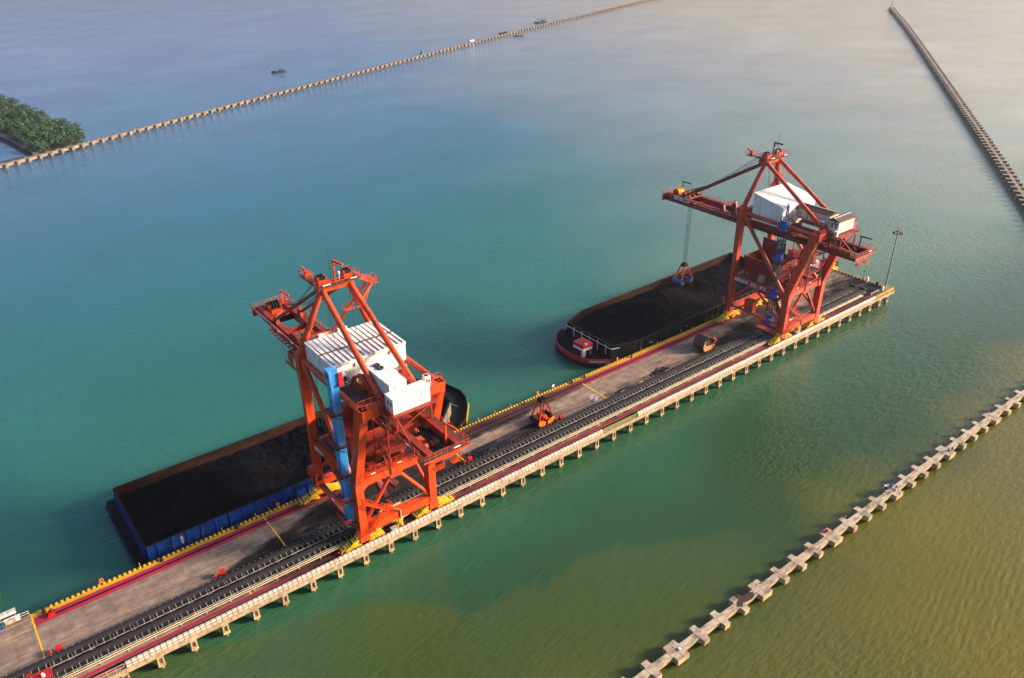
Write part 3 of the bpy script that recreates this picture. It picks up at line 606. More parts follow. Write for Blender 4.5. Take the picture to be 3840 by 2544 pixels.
# light mast at the pier corner
t = thing('light_mast', 'tall grey floodlight mast on the pier corner', 'light mast', (218.7, 103.3, 0))
b = MB(); b.tube((218.7, 103.3, 0), (218.7, 103.3, 19.6), 0.3, 14, 0.15); b.tube((218.7, 103.3, 0), (218.7, 103.3, .15), .6, 12); b.build('pole', M.grey, t)
b = MB(); b.torus((218.7, 103.3, 17.6), (0, 0, 1), 0.85, 0.06, 20, 6)
for k in range(4): b.beam((218.7, 103.3, 17.6), (218.7 + .85 * math.cos(k * math.pi / 2), 103.3 + .85 * math.sin(k * math.pi / 2), 17.6), .06)
b.build('lamp_ring', M.grey, t)
for k in range(9):
    a = 2 * math.pi * k / 9; px, py = 218.7 + 1.05 * math.cos(a), 103.3 + 1.05 * math.sin(a)
    b = MB(); b.tube((px, py, 17.95), (px + .2 * math.cos(a), py + .2 * math.sin(a), 17.55), .13, 8, .24); b.build('floodlight', M.dark, t)
b = MB(); b.tube((218.7, 103.3, 19.6), (218.7, 103.3, 21.2), 0.06, 6, .02); b.box(218.4, 219, 103.25, 103.35, 19.7, 19.8); b.build('lightning_rod', M.grey, t)
b = MB(); b.box(217.4, 218.0, 103.2, 103.8, 0, 1.3); tag(b.build('switch_cabinet', M.textw), 'white switch cabinet at the foot of the floodlight mast', 'cabinet')
b = MB(); b.box(219.1, 219.6, 105.9, 106.6, 0, 1.3); tag(b.build('switch_cabinet', M.dark), 'dark switch cabinet on the far pier end beside the mast', 'cabinet')
b = MB(); b.box(219.2, 219.7, 109.2, 109.8, 0, 1.7); tag(b.build('switch_cabinet', M.textw), 'white switch cabinet in the middle of the far pier end', 'cabinet')
b = MB(); b.tube((219.5, 110.9, 0), (219.5, 110.9, 3.0), .05); b.tube((219.5, 110.9, 3), (219.5, 110.9, 3.3), .2, 8); b.box(219.2, 219.5, 110.8, 111, 1.2, 1.6)
tag(b.build('navigation_light', M.dark), 'slim dark post with a round lamp at the far pier end', 'light post')

# ------------------------------------------------------------------ ship unloaders
def crane(Xc, kind):
    L = kind == 'L'; RED = M.redL if L else M.redR; BOOM = M.boomL if L else M.boomR
    t = thing('ship_unloader', 'orange red grab unloader crane with blue clad lift shaft and ribbed white machine house' if L else 'haze-tinted red grab unloader crane with smooth white machine house, its grab over the black barge', 'crane', (Xc, 111.7, 0), 'grab unloader cranes on the pier')
    def B(): return MB(Xc)
    HX = 7.25
    ya, yb_ = (85.9, 152.0) if L else (89.8, 150.2)
    # legs
    for sx in (-1, 1):
        b = B(); x = sx * HX
        b.prism([(102.55, 1.9), (104.3, 1.9), (104.35, 13.0), (99.4, 31.0), (97.5, 31.0), (97.5, 29.8), (102.45, 13.3)], 0, x - 0.72, x + 0.72)
        b.prism([(102.4, 1.0), (104.4, 1.0), (104.2, 2.6), (102.6, 2.6)], 0, x - 0.95, x + 0.95)
        o = b.build('landside_leg', RED, t)
        q = B(); q.box(x - 0.8, x + 0.8, 102.44, 102.49, 12.3, 12.42); q.box(x - .78, x + .78, 102.35, 102.5, 3.9, 4.02); q.build('joint_flange', RED, o)
        b = B(); b.add([], [])
        for z0, z1, w0, w1 in ((1.9, 12, 1.35, 1.35), (12, 31.4, 1.35, 1.8)):
            b.beam((x, 120.3, z0), (x, 120.3, z1), w0, 1.3, (0, 1, 0), w1, 1.4)
        b.beam((x, 120.3, 0.9), (x, 120.3, 3.2), 2.0, 1.7, (0, 1, 0), 1.3, 1.3)
        b.build('waterside_leg', RED, t)
    # bogies
    for sx in (-1, 1):
        for yy in (RAILN + 0.35, RAILF + 0.35):
            x = sx * HX
            b = B(); b.mat(M.hazard)
            y0, y1 = yy - 0.62, yy + 0.62
            b.prism([(x - 2.9, .9), (x - 2.4, 1.55), (x - .9, 2.0), (x + .9, 2.0), (x + 2.4, 1.55), (x + 2.9, .9), (x + 2.0, .85), (x + .6, 1.2), (x - .6, 1.2), (x - 2.0, .85)], 1, y0, y1)
            b.mat(M.yellow).box(x - 1.5, x + .1, yy - .45, yy + .45, 2.0, 2.35)
            o = b.build('bogie', None, t)
            for q in (-1, 1):
                cx = x + q * 2.35
                s_ = B(); s_.mat(M.hazard).prism([(cx - 1.75, .25), (cx - 1.5, .85), (cx - .4, 1.3), (cx + .4, 1.3), (cx + 1.5, .85), (cx + 1.75, .25), (cx + 1.0, .22), (cx + .3, .6), (cx - .3, .6), (cx - 1.0, .22)], 1, yy - .75, yy + .75)
                s_.mat(M.yellow).box(cx - .35, cx + .35, yy - .82, yy + .82, .75, 1.25); s_.mat(M.black).tube((cx, yy - .86, 1.0), (cx, yy + .86, 1.0), .13)
                s_.build('bogie_truck', None, o)
                for w in (-0.95, 0.95):
                    ww = B(); ww.tube((cx + w, yy - .5, .36), (cx + w, yy - .2, .36), .34, 14); ww.tube((cx + w, yy - .78, .36), (cx + w, yy, .36), .1, 8); ww.build('wheel', M.dark, o)
            e = B(); ex = x + sx * 4.3; e.mat(M.hazard).prism([(ex - sx * .35, .3), (ex - sx * .35, 1.0), (ex + sx * .35, .65), (ex + sx * .55, .3)], 1, yy - .45, yy + .45); e.mat(M.red).tube((ex + sx * .4, yy, .5), (ex + sx * .85, yy, .5), .14); e.build('buffer', None, o)
    # portal
    b = B(); b.box(-HX + .72, HX - .72, 102.65, 104.15, 2.4, 3.9); b.box(-HX + .72, HX - .72, 102.6, 104.2, 3.9, 3.97); b.build('sill_beam', RED, t)
    b = B(); b.box(-HX + .68, HX - .68, 119.7, 120.9, 2.6, 3.9); b.build('sill_beam', RED, t)
    def haunched(y0, y1, z0, z1, hw, drop):
        q = B(); q.prism([(-hw, z1), (-hw, z0 - drop), (-hw + .5, z0 - drop * .45), (-hw + 1.1, z0), (hw - 1.1, z0), (hw - .5, z0 - drop * .45), (hw, z0 - drop), (hw, z1)], 1, y0, y1); return q
    q = haunched(102.7, 103.9, 12.45, 13.85, HX - .72, .9); q.prism([(-1.5, 12.45), (-.9, 11.7), (.9, 11.7), (1.5, 12.45)], 1, 102.8, 103.8); q.build('portal_beam', RED, t)
    haunched(119.8, 120.8, 11.6, 12.8, HX - .68, .6).build('portal_beam', RED, t)
    for sx in (-1, 1):
        q = B(); x = sx * HX; q.prism([(104.3, 13.0), (104.3, 11.2), (105.1, 12.0), (112.6, 11.9), (113.0, 11.3), (115.0, 11.3), (115.4, 11.9), (118.9, 11.8), (119.65, 11.0), (119.65, 12.9)], 0, x - .45, x + .45); q.build('side_beam', RED, t)
        for a_, c_ in (((x, 114.6, 11.6), (x, 119.6, 6.6)), ((x, 113.4, 11.6), (x, 104.4, 5.2))):
            q = B(); q.tube(a_, c_, .33, 12); q.build('side_brace', RED, t)
        q = B(); q.tube((x, 119.8, 30.2), (x, 105.0, 13.2), .48, 14); q.build('diagonal_strut', RED, t)
        q = B(); q.tube((x, 120.2, 30.5), (x, 99.0, 30.3), .5, 14); q.build('top_side_tube', RED, t)
        q = B(); q.tube((sx * .8, 103.3, 12.1), (sx * (HX - .6), 103.3, 4.2), .36, 12); q.beam((sx * .5, 103.3, 12.4), (sx * 1.25, 103.3, 11.5), .7, .5); q.beam((sx * (HX - 1.5), 103.3, 5.1), (sx * (HX - .65), 103.3, 4.2), .75, .5); q.build('front_brace', RED, t)
    q = haunched(97.25, 98.75, 29.3, 31.0, HX + .45, .35); q.build('landside_top_beam', RED, t)
    q = haunched(119.75, 120.85, 29.6, 31.2, HX - .7, .5); q.build('waterside_top_beam', RED, t)
    # apex frame
    for sx in (-1, 1):
        q = B(); q.tube((sx * HX, 120.3, 31.2), (sx * 2.6, 118.6, 43.0), .62, 16, .52); q.beam((sx * HX, 120.3, 31.0), (sx * (HX - .35), 120.2, 32.2), 1.7, 1.4, (0, 1, 0), 1.1, 1.1); q.build('mast_tube', RED, t)
        q = B(); q.tube((sx * 2.6, 118.3, 43.0), (sx * 3.3, 99.2, 30.9), .5, 16); q.box(sx * 3.3 - .6, sx * 3.3 + .6, 98.4, 100.0, 30.5, 31.2); q.build('back_stay', RED, t)
        for dz in (0, 1):
            q = B(); yb2 = 143.6 if not L else 142.6
            q.beam((sx * 2.6 + .22 * (dz * 2 - 1), 119.6, 42.6), (sx * 2.6 + .22 * (dz * 2 - 1), yb2, 27.9), .16, .5); q.build('forestay', BOOM, t)
    q = B(); q.box(-3.3, 3.3, 117.9, 119.3, 42.6, 43.9); q.prism([(119.0, 42.0), (120.2, 42.4), (120.2, 43.6), (119.0, 43.8)], 0, -3.2, -2.0); q.prism([(119.0, 42.0), (120.2, 42.4), (120.2, 43.6), (119.0, 43.8)], 0, 2.0, 3.2); q.build('apex_beam', RED, t)
    pf = B(); pf.box(-3.6, 3.6, 116.8, 117.85, 43.9, 43.98); pf.box(-3.9, -2.5, 116.9, 124.2 if L else 124.0, 43.92, 44.0); pf.box(2.6, 4.2, 116.9, 120.5, 43.92, 44.0); o = pf.build('apex_platform', M.grate, t)
    r = B(); r.rail([(-3.9, 116.8, 44), (-3.9, 124.1, 44), (-2.5, 124.1, 44), (-2.5, 119.6, 44)], 1.1, 1.2); r.rail([(-3.9, 116.8, 44), (4.2, 116.8, 44), (4.2, 120.5, 44), (2.6, 120.5, 44)], 1.1, 1.1); r.build('handrail', RED, o)
    for sx in (-1, 1):
        q = B(); 
        for dx in (-.35, 0, .35): q.tube((sx * 2.4 + dx - .1, 118.8, 44.8), (sx * 2.4 + dx + .1, 118.8, 44.8), .85, 18)
        q.build('rope_sheave', M.dark, t)
        q = B(); q.box(sx * 2.4 - .75, sx * 2.4 - .6, 118.1, 119.5, 43.9, 45.4); q.box(sx * 2.4 + .6, sx * 2.4 + .75, 118.1, 119.5, 43.9, 45.4); q.box(sx * 2.4 - .75, sx * 2.4 + .75, 117.9, 118.1, 44.0, 44.9); q.build('sheave_bracket', RED, t)
    q = B(); q.box(-3.5, -2.8, 122.2, 122.9, 44, 44.9); q.tube((-3.6, 122.5, 44.5), (-2.6, 122.5, 44.5), .4); q.beam((-3.2, 122.2, 44.9), (-3.3, 124.0, 45.6), .3); q.build('rope_guide', RED, t)
    dv = RED if L else M.navy
    q = B(); q.beam((.1, 118.6, 43.9), (.1, 118.6, 47.6), .3); q.beam((.1, 118.8, 47.6), (.9, 116.6, 47.3), .32); q.beam((.1, 118.6, 46.6), (.45, 117.6, 47.4), .16); q.build('apex_davit', dv, t)
    q = B(); q.tube((-.4 if L else 2.2, 118.9, 43.9), (-.4 if L else 2.2, 118.9, 50.0), .05, 6, .02); q.tube((-1.2, 117.6, 44), (-1.2, 117.6, 45.6), .04); q.build('antenna', M.rope, t)
    q = B(); q.tube((.6, 117.8, 45.4), (.6, 117.8, 45.7), .2, 10); q.beam((.6, 117.8, 43.9), (.6, 117.8, 45.4), .06); q.build('warning_lamp', M.textw, t)
    # access stairs on the right of the mast
    q = B()
    if L:
        q.stairs((3.6, 118.5, 43.9), (7.6, 120.6, 40.9), .8, (-.45, .89, 0)); q.box(7.3, 8.9, 119.6, 121.6, 40.8, 40.9); q.rail([(7.3, 119.6, 40.9), (8.9, 119.6, 40.9), (8.9, 121.6, 40.9), (7.3, 121.6, 40.9)], 1.0, .9)
        q.stairs((8.1, 121.8, 40.9), (4.2, 131.0, 28.0), .9, (.9, .4, 0)); q.beam((3.9, 119, 37.6), (8.2, 121, 40.4), .3, .5); q.beam((5.2, 119.6, 36.5), (8.2, 121.2, 40.5), .18, .18)
        q.box(4.6, 6.6, 125.6, 126.8, 34.0, 34.1); q.rail([(4.6, 126.8, 34.1), (6.6, 126.8, 34.1)], 1, .9)
    else:
        z = 43.9; sgn = 1
        for k in range(4):
            y0_, y1_ = (118.8, 121.2) if sgn > 0 else (121.2, 118.8)
            q.stairs((4.6 + .4 * k, y0_, z), (4.6 + .4 * k, y1_, z - 3.0), .8, (1, 0, 0)); z -= 3.0; sgn = -sgn
            q.box(4.0 + .4 * k, 5.9 + .4 * k, y1_ - .7, y1_ + .7, z - .05, z + .03); q.rail([(4.0 + .4 * k, y1_ + .7 * -sgn, z), (5.9 + .4 * k, y1_ + .7 * -sgn, z)], 1.0, .9)
        q.beam((3.2, 119.6, 43), (5.5, 120.4, 31.5), .2)
    q.build('access_stairs', RED, t)
    # boom girders
    for sx in (-1, 1):
        q = B(); x = sx * 2.55; q.box(x - .42, x + .42, ya + .4, yb_, 25.3, 27.2); q.box(x - .55, x + .55, ya + .4, yb_, 27.2, 27.28)
        q.build('boom_girder', BOOM, t)
        wk = B(); xx = sx * 3.55; wk.box(sx * 2.99, sx * 4.0, ya + 1.0, yb_, 26.72, 26.8)
        for k in range(int((yb_ - ya) / 3)): wk.beam((sx * 2.9, ya + 2 + 3 * k, 26.0), (sx * 3.9, ya + 2 + 3 * k, 26.7), .1)
        o = wk.build('boom_walkway', M.grate, t)
        r = B(); r.rail([(sx * 3.98, ya + 1, 26.8), (sx * 3.98, yb_, 26.8)], 1.0, 1.4); r.build('handrail', RED, o)
    for y in (yb_ - .3, yb_ - 4.6, 139.5, 130.5, 112, 104, 96, ya + .8):
        q = B(); q.box(-2.12, 2.12, y - .3, y + .3, 25.4, 26.6); q.build('boom_crossbeam', BOOM, t)
    q = B(); q.box(-3.9, 3.9, yb_ + .001, yb_ + .35, 25.2, 27.1); q.build('boom_crossbeam', RED, t)
    q = B(); q.box(-2.1, 2.1, 119.5, 130.2, 26.0, 26.1); q.build('boom_floor', M.dark, t)
    for x_, y_, a_, b_, c_ in ((-1.3, 122.5, .7, .5, .9), (.6, 122.0, .9, .7, 1.1), (-.4, 125.4, .6, .9, .7), (1.3, 126.0, .5, .7, .8), (-1.5, 127.6, .4, .5, 1.2)):
        q = B(); q.box(x_ - a_, x_ + a_, y_ - b_, y_ + b_, 26.1, 26.1 + c_); q.tube((x_ - a_ - .15, y_, 26.1 + c_ * .6), (x_ + a_ + .15, y_, 26.1 + c_ * .6), c_ * .42, 12); q.build('boom_hinge_gear', M.dark, t)
    q = B(); q.box(-2.1, 2.1, yb_ - 7.5, yb_ - .7, 25.9, 26.0); q.build('boom_floor', M.dark, t)
    q = B(); q.box(-2.1, 2.1, ya + .6, ya + 8, 25.9, 26.0); q.build('boom_floor', M.dark, t)
    r = B(); r.rail([(-4.0, yb_, 26.9), (-4.0, yb_ + .5, 26.9), (4.0, yb_ + .5, 26.9), (4.0, yb_, 26.9)], 1.1, 1.1); r.build('boom_tip_handrail', RED, t)
    # tip sheaves
    q = B()
    for dx in (-1.2, -.6, 0, .6): q.tube((dx - .12, yb_ - 2.6, 27.6), (dx + .12, yb_ - 2.6, 27.6), 1.15, 18)
    q.build('boom_tip_sheave', M.dark if L else M.yellow, t)
    q = B(); q.box(-1.6, -1.45, yb_ - 3.6, yb_ - 1.6, 26, 28.3); q.box(.9, 1.05, yb_ - 3.6, yb_ - 1.6, 26, 28.3); q.box(-1.5, 1.0, yb_ - 4.4, yb_ - 3.8, 26, 27.4); q.tube((-1.2, yb_ - 6.2, 27.1), (1.2, yb_ - 6.2, 27.1), .55, 12); q.build('sheave_frame', RED, t)
    if not L:
        q = B(); q.tube((-2.2, yb_ - 6.0, 27.9), (-1.9, yb_ - 6.0, 27.9), .7, 14); q.tube((1.6, yb_ - 6.0, 27.9), (1.9, yb_ - 6.0, 27.9), .7, 14); q.build('rope_sheave', M.yellow, t)
    for yy, nm in ((yb_ - 2.0, 'boom_tip_davit'), (ya + 2.2, 'back_reach_davit')):
        xx = 2.0 if nm == 'boom_tip_davit' else 1.6
        q = B(); q.beam((xx, yy, 26), (xx, yy, 30.2 if nm == 'boom_tip_davit' else 30.0), .28); q.beam((xx - .1, yy + .3, 30.1), (xx + .6, yy - 2.4, 29.9), .26, .3); q.build(nm, dv, t)
    # boom joint brackets and portal frames over the boom
    for y in (142.6 if L else 143.6, 130.0, 126.0):
        q = B()
        for sx in (-1, 1): q.prism([(y - .9, 27.2), (y + .9, 27.2), (y + .35, 28.9), (y - .35, 28.9)], 0, sx * 2.55 - .35, sx * 2.55 + .35)
        if y < 135: q.box(-2.9, 2.9, y - .25, y + .25, 28.5, 28.9)
        q.build('boom_bracket', BOOM, t)
    # festoon track outside the left girder
    q = B(); q.beam((-4.12, 104, 26.6), (-4.12, 141.6, 26.6), .16, .22); q.beam((-4.75, 104, 26.6), (-4.75, 141.6, 26.6), .16, .22)
    for k in range(26): q.beam((-4.75, 104.5 + 1.48 * k, 26.6), (-2.9, 104.5 + 1.48 * k, 26.5), .22, .2)
    q.build('festoon_track', BOOM, t)
    q = B()
    for k in range(12):
        y = 108 + 2.1 * k; q.path([(-4.45, y, 26.5), (-4.45, y + .35, 25.7), (-4.45, y + .9, 25.4), (-4.45, y + 1.5, 25.7), (-4.45, y + 2.0, 26.5)], .045, 5)
    q.build('festoon_cable', M.rope, t)
    q = B(); q.tube((-3.6, yb_ - 7, 27.0), (-3.6, 122, 27.0), .1, 6); q.build('cable_conduit', M.grey, t)
    # trolley
    ty = 134.0 if L else 143.2
    q = B()
    for sx in (-1, 1): q.beam((sx * 2.55, ty - 1.6, 27.55), (sx * 2.55, ty + 1.6, 27.55), .5, .55)
    for dy in (-1.4, 1.4): q.beam((-2.5, ty + dy, 27.5), (2.5, ty + dy, 27.5), .4, .45)
    for dx in (-1, 1): q.tube((dx - .15, ty, 27.2), (dx + .15, ty, 27.2), .6, 14)
    q.build('trolley', BOOM, t)
    zbot = 6.6 if not L else 6.0
    q = B()
    for dx, dy in ((-.55, -.3), (-.35, .3), (.35, -.3), (.55, .3)): q.tube((dx * 1.2, ty + dy, 27.2), (dx, ty + dy, zbot), .05, 6)
    q.build('hoist_rope', M.rope, t)
    q = B()
    for sx in (-1, 1):
        for dz in (0, .35): q.path([(sx * 2.2, 119.4, 44.9 + dz), (sx * 2.0, 128, 38.2 + dz), (sx * 1.8, 136, 32.4 + dz), (sx * 1.2, yb_ - 4, 27.9)], .05, 5)
    q.tube((-2.3, 118.0, 43.5), (-2.4, 116.2, 34.3), .05, 5); q.tube((2.3, 118.0, 43.5), (1.8, 116.2, 34.3), .05, 5)
    q.build('luffing_rope', M.rope, t)
    # machine house
    if L: hy0, hy1, zf, zr, zb = 108.1, 118.4, 34.1, 34.2, 29.2; hx = 6.9
    else: hy0, hy1, zf, zr, zb = 108.75, 117.6, 34.45, 36.2, 29.2; hx = 6.8
    q = B(); q.prism([(hy0, zb), (hy1, zb), (hy1, zr - .12), (hy0, zf - .12)], 0, -hx, hx); wall = q.build('machine_house_wall', M.white, t)
    q = B(); q.prism([(hy0 - .12, zf - .11), (hy1 + .12, zr - .11), (hy1 + .12, zr + .04), (hy0 - .12, zf + .04)], 0, -hx - .1, hx + .1); roof = q.build('machine_house_roof', M.whiteroof, t)
    q = B()
    for k in range(1, 9):
        x = -hx + 2 * hx * k / 9; q.box(x - .02, x + .02, hy0 - .012, hy0 - .001, zb + .05, zf - .4)
    for k in range(1, 7):
        y = hy0 + (hy1 - hy0) * k / 7; q.box(-hx - .012, -hx - .001, y - .02, y + .02, zb + .05, zf - .25)
    q.build('wall_seam', M.grey, wall)
    if L:
        q = B()
        for k in range(15):
            x = -hx + .45 + k * (2 * hx - .9) / 14; q.box(x - .016, x + .016, hy0 - .1, hy1 + .1, zf + .04, zr + .09)
        q.box(-hx, hx, 112.5, 112.75, zf + .04, zr + .13); q.build('roof_seam', M.rustroof, roof)
        q = B(); q.box(-hx, hx, hy0 - .2, hy0 - .125, zf - .38, zf + .0); q.build('eaves_trim', M.rustwhite, roof)
        for x in (-3.3, .4):
            q = B(); q.box(x - .9, x + .9, 118.45, 118.95, 33.9, 34.75); q.build('rope_hood', M.rustwhite, wall)
        q = B(); q.prism([(113.2, 33.4), (113.9, 33.4), (113.9, 32.4), (113.2, 32.4)], 0, -hx - .3, -hx - .01); q.build('vent', M.textw, wall)
        for x in (-2.6, 4.0): q = B(); q.box(x - .3, x + .3, hy0 - .3, hy0 - .01, 32.9, 33.5); q.build('vent', M.rustwhite, wall)
    else:
        q = B(); q.box(-2.6, -1.5, hy0 - .55, hy0 - .01, 31.9, 33.1); q.build('vent', M.textw, wall)
        q = B(); q.box(-1.2, -.5, hy0 - .05, hy0 - .005, 33.0, 33.8); q.build('window', M.glass, wall)
        q = B(); q.box(-5.9, -4.9, hy0 - .05, hy0 - .005, 29.6, 31.0); q.box(-5.6, -5.2, hy0 - .07, hy0 - .05, 30.2, 30.7); q.build('door', M.grey, wall)
    q = B(); q.box(-hx + .2, hx - .2, hy0 + .3, hy1 - .3, 28.7, 29.2); 
    for x in (-6, -2.5, 2.5, 6):
        q.box(x - .25, x + .25, hy0, hy1, 27.7, 28.7)
    q.build('machine_house_base', BOOM, t)
    # electrical houses
    def house(x0, x1, y0, y1, z0, z1, gable, ridge_axis, nm):
        mat = M.white if L else M.rustwhite
        q = B(); q.box(x0, x1, y0, y1, z0, z1); w = q.build(nm, mat, t)
        q = B()
        n = int((y1 - y0) / .9) if ridge_axis == 'y' else int((x1 - x0) / .9)
        for k in range(1, n):
            if ridge_axis == 'y': yy = y0 + (y1 - y0) * k / n; q.box(x0 - .025, x0 - .001, yy - .03, yy + .03, z0 + .1, z1 - .1); q.box(x1 + .001, x1 + .025, yy - .03, yy + .03, z0 + .1, z1 - .1)
            else: xx = x0 + (x1 - x0) * k / n; q.box(xx - .03, xx + .03, y0 - .025, y0 - .001, z0 + .1, z1 - .1)
        q.build('wall_seam', M.rustwhite if L else M.grey, w)
        q = B()
        if L: q.box(x0 - .05, x1 + .05, y0 - .05, y1 + .05, z1, z1 + .08); q.build('roof', M.whiteroof, w)
        else:
            h = gable
            if ridge_axis == 'y': xm = (x0 + x1) / 2; q.prism([(x0 - .2, z1), (x1 + .2, z1), (x1 + .2, z1 + .06), (xm, z1 + h), (x0 - .2, z1 + .06)], 1, y0 - .15, y1 + .15)
            else: ym = (y0 + y1) / 2; q.prism([(y0 - .2, z1), (y1 + .2, z1), (y1 + .2, z1 + .06), (ym, z1 + h), (y0 - .2, z1 + .06)], 0, x0 - .15, x1 + .15)
            rf = q.build('roof', M.rustroof, w)
            q = B()
            if ridge_axis == 'y':
                q.box(xm - .12, xm + .12, y0 - .16, y1 + .16, z1 + h - .03, z1 + h + .05)
            else: q.box(x0 - .16, x1 + .16, ym - .12, ym + .12, z1 + h - .03, z1 + h + .05)
            q.build('ridge_cap', M.rustwhite, rf)
        return w
    if L:
        wA = house(-2.6, .5, 97.2, 105.8, 31.2, 34.0, 0, 'y', 'electrical_house_wall')
        for k in range(4): q = B(); q.box(.55, .95, 100.6 + 1.25 * k, 101.4 + 1.25 * k, 32.9, 33.9); o = q.build('air_conditioner', M.textw, t); q = B(); q.box(.951, .97, 100.7 + 1.25 * k, 101.3 + 1.25 * k, 33.0, 33.8); q.build('fan_grille', M.glass, o); q = B(); q.box(.65, .85, 100.59 + 1.25 * k, 100.599 + 1.25 * k, 33.0, 33.8); q.build('fan_grille', M.glass, o)
        wB = house(-3.65, 3.15, 94.5, 97.0, 30.35, 33.0, 0, 'x', 'control_house_wall')
        for y in (95.0, 95.9): q = B(); q.box(-3.68, -3.651, y, y + .4, 31.7, 32.3); q.build('window', M.glass, wB)
        for x in (-2.7, 1.6): q = B(); q.box(x - .04, x + .04, 94.47, 94.499, 30.4, 32.95); q.build('door_frame', M.grey, wB)
        q = B(); q.box(-1.6, -.4, 97.05, 97.35, 33.1, 33.45); q.build('air_conditioner', M.textw, t)
        q = B(); q.box(4.2, 5.2, 97.5, 98.5, 31.05, 32.9); o = q.build('air_conditioner', M.textw, t); q = B(); q.tube((4.7, 98, 32.9), (4.7, 98, 32.95), .35, 14); q.build('fan_grille', M.black, o); q = B()
        for k in range(3): q.box(4.35 + .25 * k, 4.5 + .25 * k, 97.48, 97.499, 31.8, 32.6)
        q.build('louvre', M.black, o)
        q = B(); q.box(-6.0, -5.2, 106.6, 107.6, 31.4, 32.8); o = q.build('air_conditioner', M.textw, t); q = B(); q.box(-5.9, -5.3, 106.57, 106.599, 31.6, 32.5); q.build('fan_grille', M.glass, o)
        q = B(); q.box(-2.0, -1.3, 98.6, 98.9, 31.05, 32.0); q.build('junction_box', M.textw, t)
        q = B(); q.torus((-3.9, 104.6, 30.6), (1, .25, 0), 2.1, .28, 28, 8); q.torus((-3.2, 104.8, 30.6), (1, .25, 0), 2.1, .2, 28, 8)
        for k in range(6): a = k * math.pi / 3; q.beam((-3.6, 104.7, 30.6), (-3.6 - .5 * math.cos(a), 104.7 + 2 * math.cos(a), 30.6 + 2 * math.sin(a)), .12)
        q.tube((-4.1, 104.6, 30.6), (-3.1, 104.8, 30.6), .5); q.build('cable_reel', RED, t)
    else:
        wA = house(-1.2, 2.7, 99.4, 108.2, 31.0, 33.7, .75, 'y', 'electrical_house_wall')
        wB = house(-3.0, 3.7, 95.7, 98.5, 30.6, 33.5, .75, 'x', 'control_house_wall')
        for y in (96.4, 97.4): q = B(); q.box(-3.03, -3.001, y - .22, y + .22, 31.9, 32.7); q.build('window', M.glass, wB)
        q = B(); q.box(-3.02, -3.001, 96.1, 97.75, 30.65, 32.9); q.build('door', M.textw, wB)
        q = B(); q.box(-3.5, -3.0, 96.0, 97.9, 32.95, 33.05); q.build('door_hood', M.rustroof, wB)
        for x, y in ((-2.4, 101.6), (-2.4, 100.3)): q = B(); q.box(x - .35, x + .35, y - .45, y + .45, 31.0, 32.5); o = q.build('air_conditioner', M.textw, t); q = B(); q.box(x - .37, x - .351, y - .33, y + .33, 31.2, 32.2); q.build('fan_grille', M.glass, o)
        q = B(); q.box(-4.0, -3.3, 95.2, 95.9, 30.3, 31.5); q.build('junction_box', M.textw, t)
    q = B(); q.box(-4.0, 4.2, 93.9, 97.2, 30.12, 30.3); q.box(-3.2, 3.4, 97.2, 106.5, 30.95, 31.1)
    for x in (-3.4, 3.0):
        for y in (94.3, 96.8): q.beam((x, y, 27.2), (x, y, 30.1), .28)
    q.beam((-3.4, 94.3, 27.3), (3.0, 94.3, 30.0), .2); q.beam((-3.4, 94.3, 30.0), (-3.4, 90.5, 27.3), .18); q.build('house_support_frame', BOOM, t)
    r = B(); r.rail([(-4.0, 97.2, 30.3), (-4.0, 93.95, 30.3)], 1.0, .9); r.rail([(4.2, 93.9, 30.3), (4.2, 97.2, 30.3)], 1, .9); r.rail([(-7.6, 97.3, 31.0), (-3.9, 97.3, 31.0)], 1.1, 1.0); r.rail([(4.2, 97.3, 31.0), (7.65, 97.3, 31.0), (7.65, 98.7, 31.0), (3.4, 98.7, 31)], 1.1, 1.0); r.rail([(-7.6, 98.7, 31), (-3.0, 98.7, 31), (-3.0, 106.8, 31.0)], 1.1, 1.1); r.build('house_handrail', RED, t)
    q = B(); q.stairs((-4.3, 98.0, 31.0), (-4.3, 94.6, 28.0), .7, (1, 0, 0)); q.box(-6.7, -3.0, 98.8, 107.8, 29.9, 29.98); q.stairs((-5.4, 104.4, 29.9), (-5.4, 107.6, 32), .8, (1, 0, 0)); q.build('house_stairs', M.grate, t)
    # back reach
    q = B(); q.box(-4.2, 4.2, ya - .6, ya + 1.0, 26.55, 26.65); o = q.build('back_reach_platform', M.grate, t)
    r = B(); r.rail([(-4.2, ya + 1.0, 26.65), (-4.2, ya - .6, 26.65), (4.2, ya - .6, 26.65), (4.2, ya + 1.0, 26.65)], 1.1, 1.1); r.box(-4.25, 4.25, ya - .66, ya - .6, 26.4, 26.7); r.build('handrail', RED, o)
    q = B(); q.box(-2.9, 2.9, ya + .2, ya + .5, 25.2, 26.5); q.tube((-.5, ya + 3, 26.8), (.5, ya + 3, 26.8), .5, 16); q.tube((-1.7, ya + 3.2, 26.6), (-1.2, ya + 3.2, 26.6), .45, 14); q.box(-1.9, -.9, ya + 4.2, ya + 5.6, 26, 27); q.build('tension_winch', RED, t)
    q = B()
    for dx in (-.25, .05, .35): q.tube((dx - .05, ya + 3, 26.9), (dx + .06, ya + 3, 26.9), .8, 18)
    q.build('rope_sheave', M.dark, t)
    for xx in (-2.2, 1.0):
        q = B(); q.box(xx, xx + 1.7, ya - .4, ya + .6, 24.1, 24.2); q.rail([(xx, ya - .4, 24.2), (xx + 1.7, ya - .4, 24.2)], .9, .8)
        for dx in (0, 1.7): q.beam((xx + dx, ya, 24.1), (xx + dx, ya, 25.4), .1)
        q.build('hanging_cradle', RED, t)
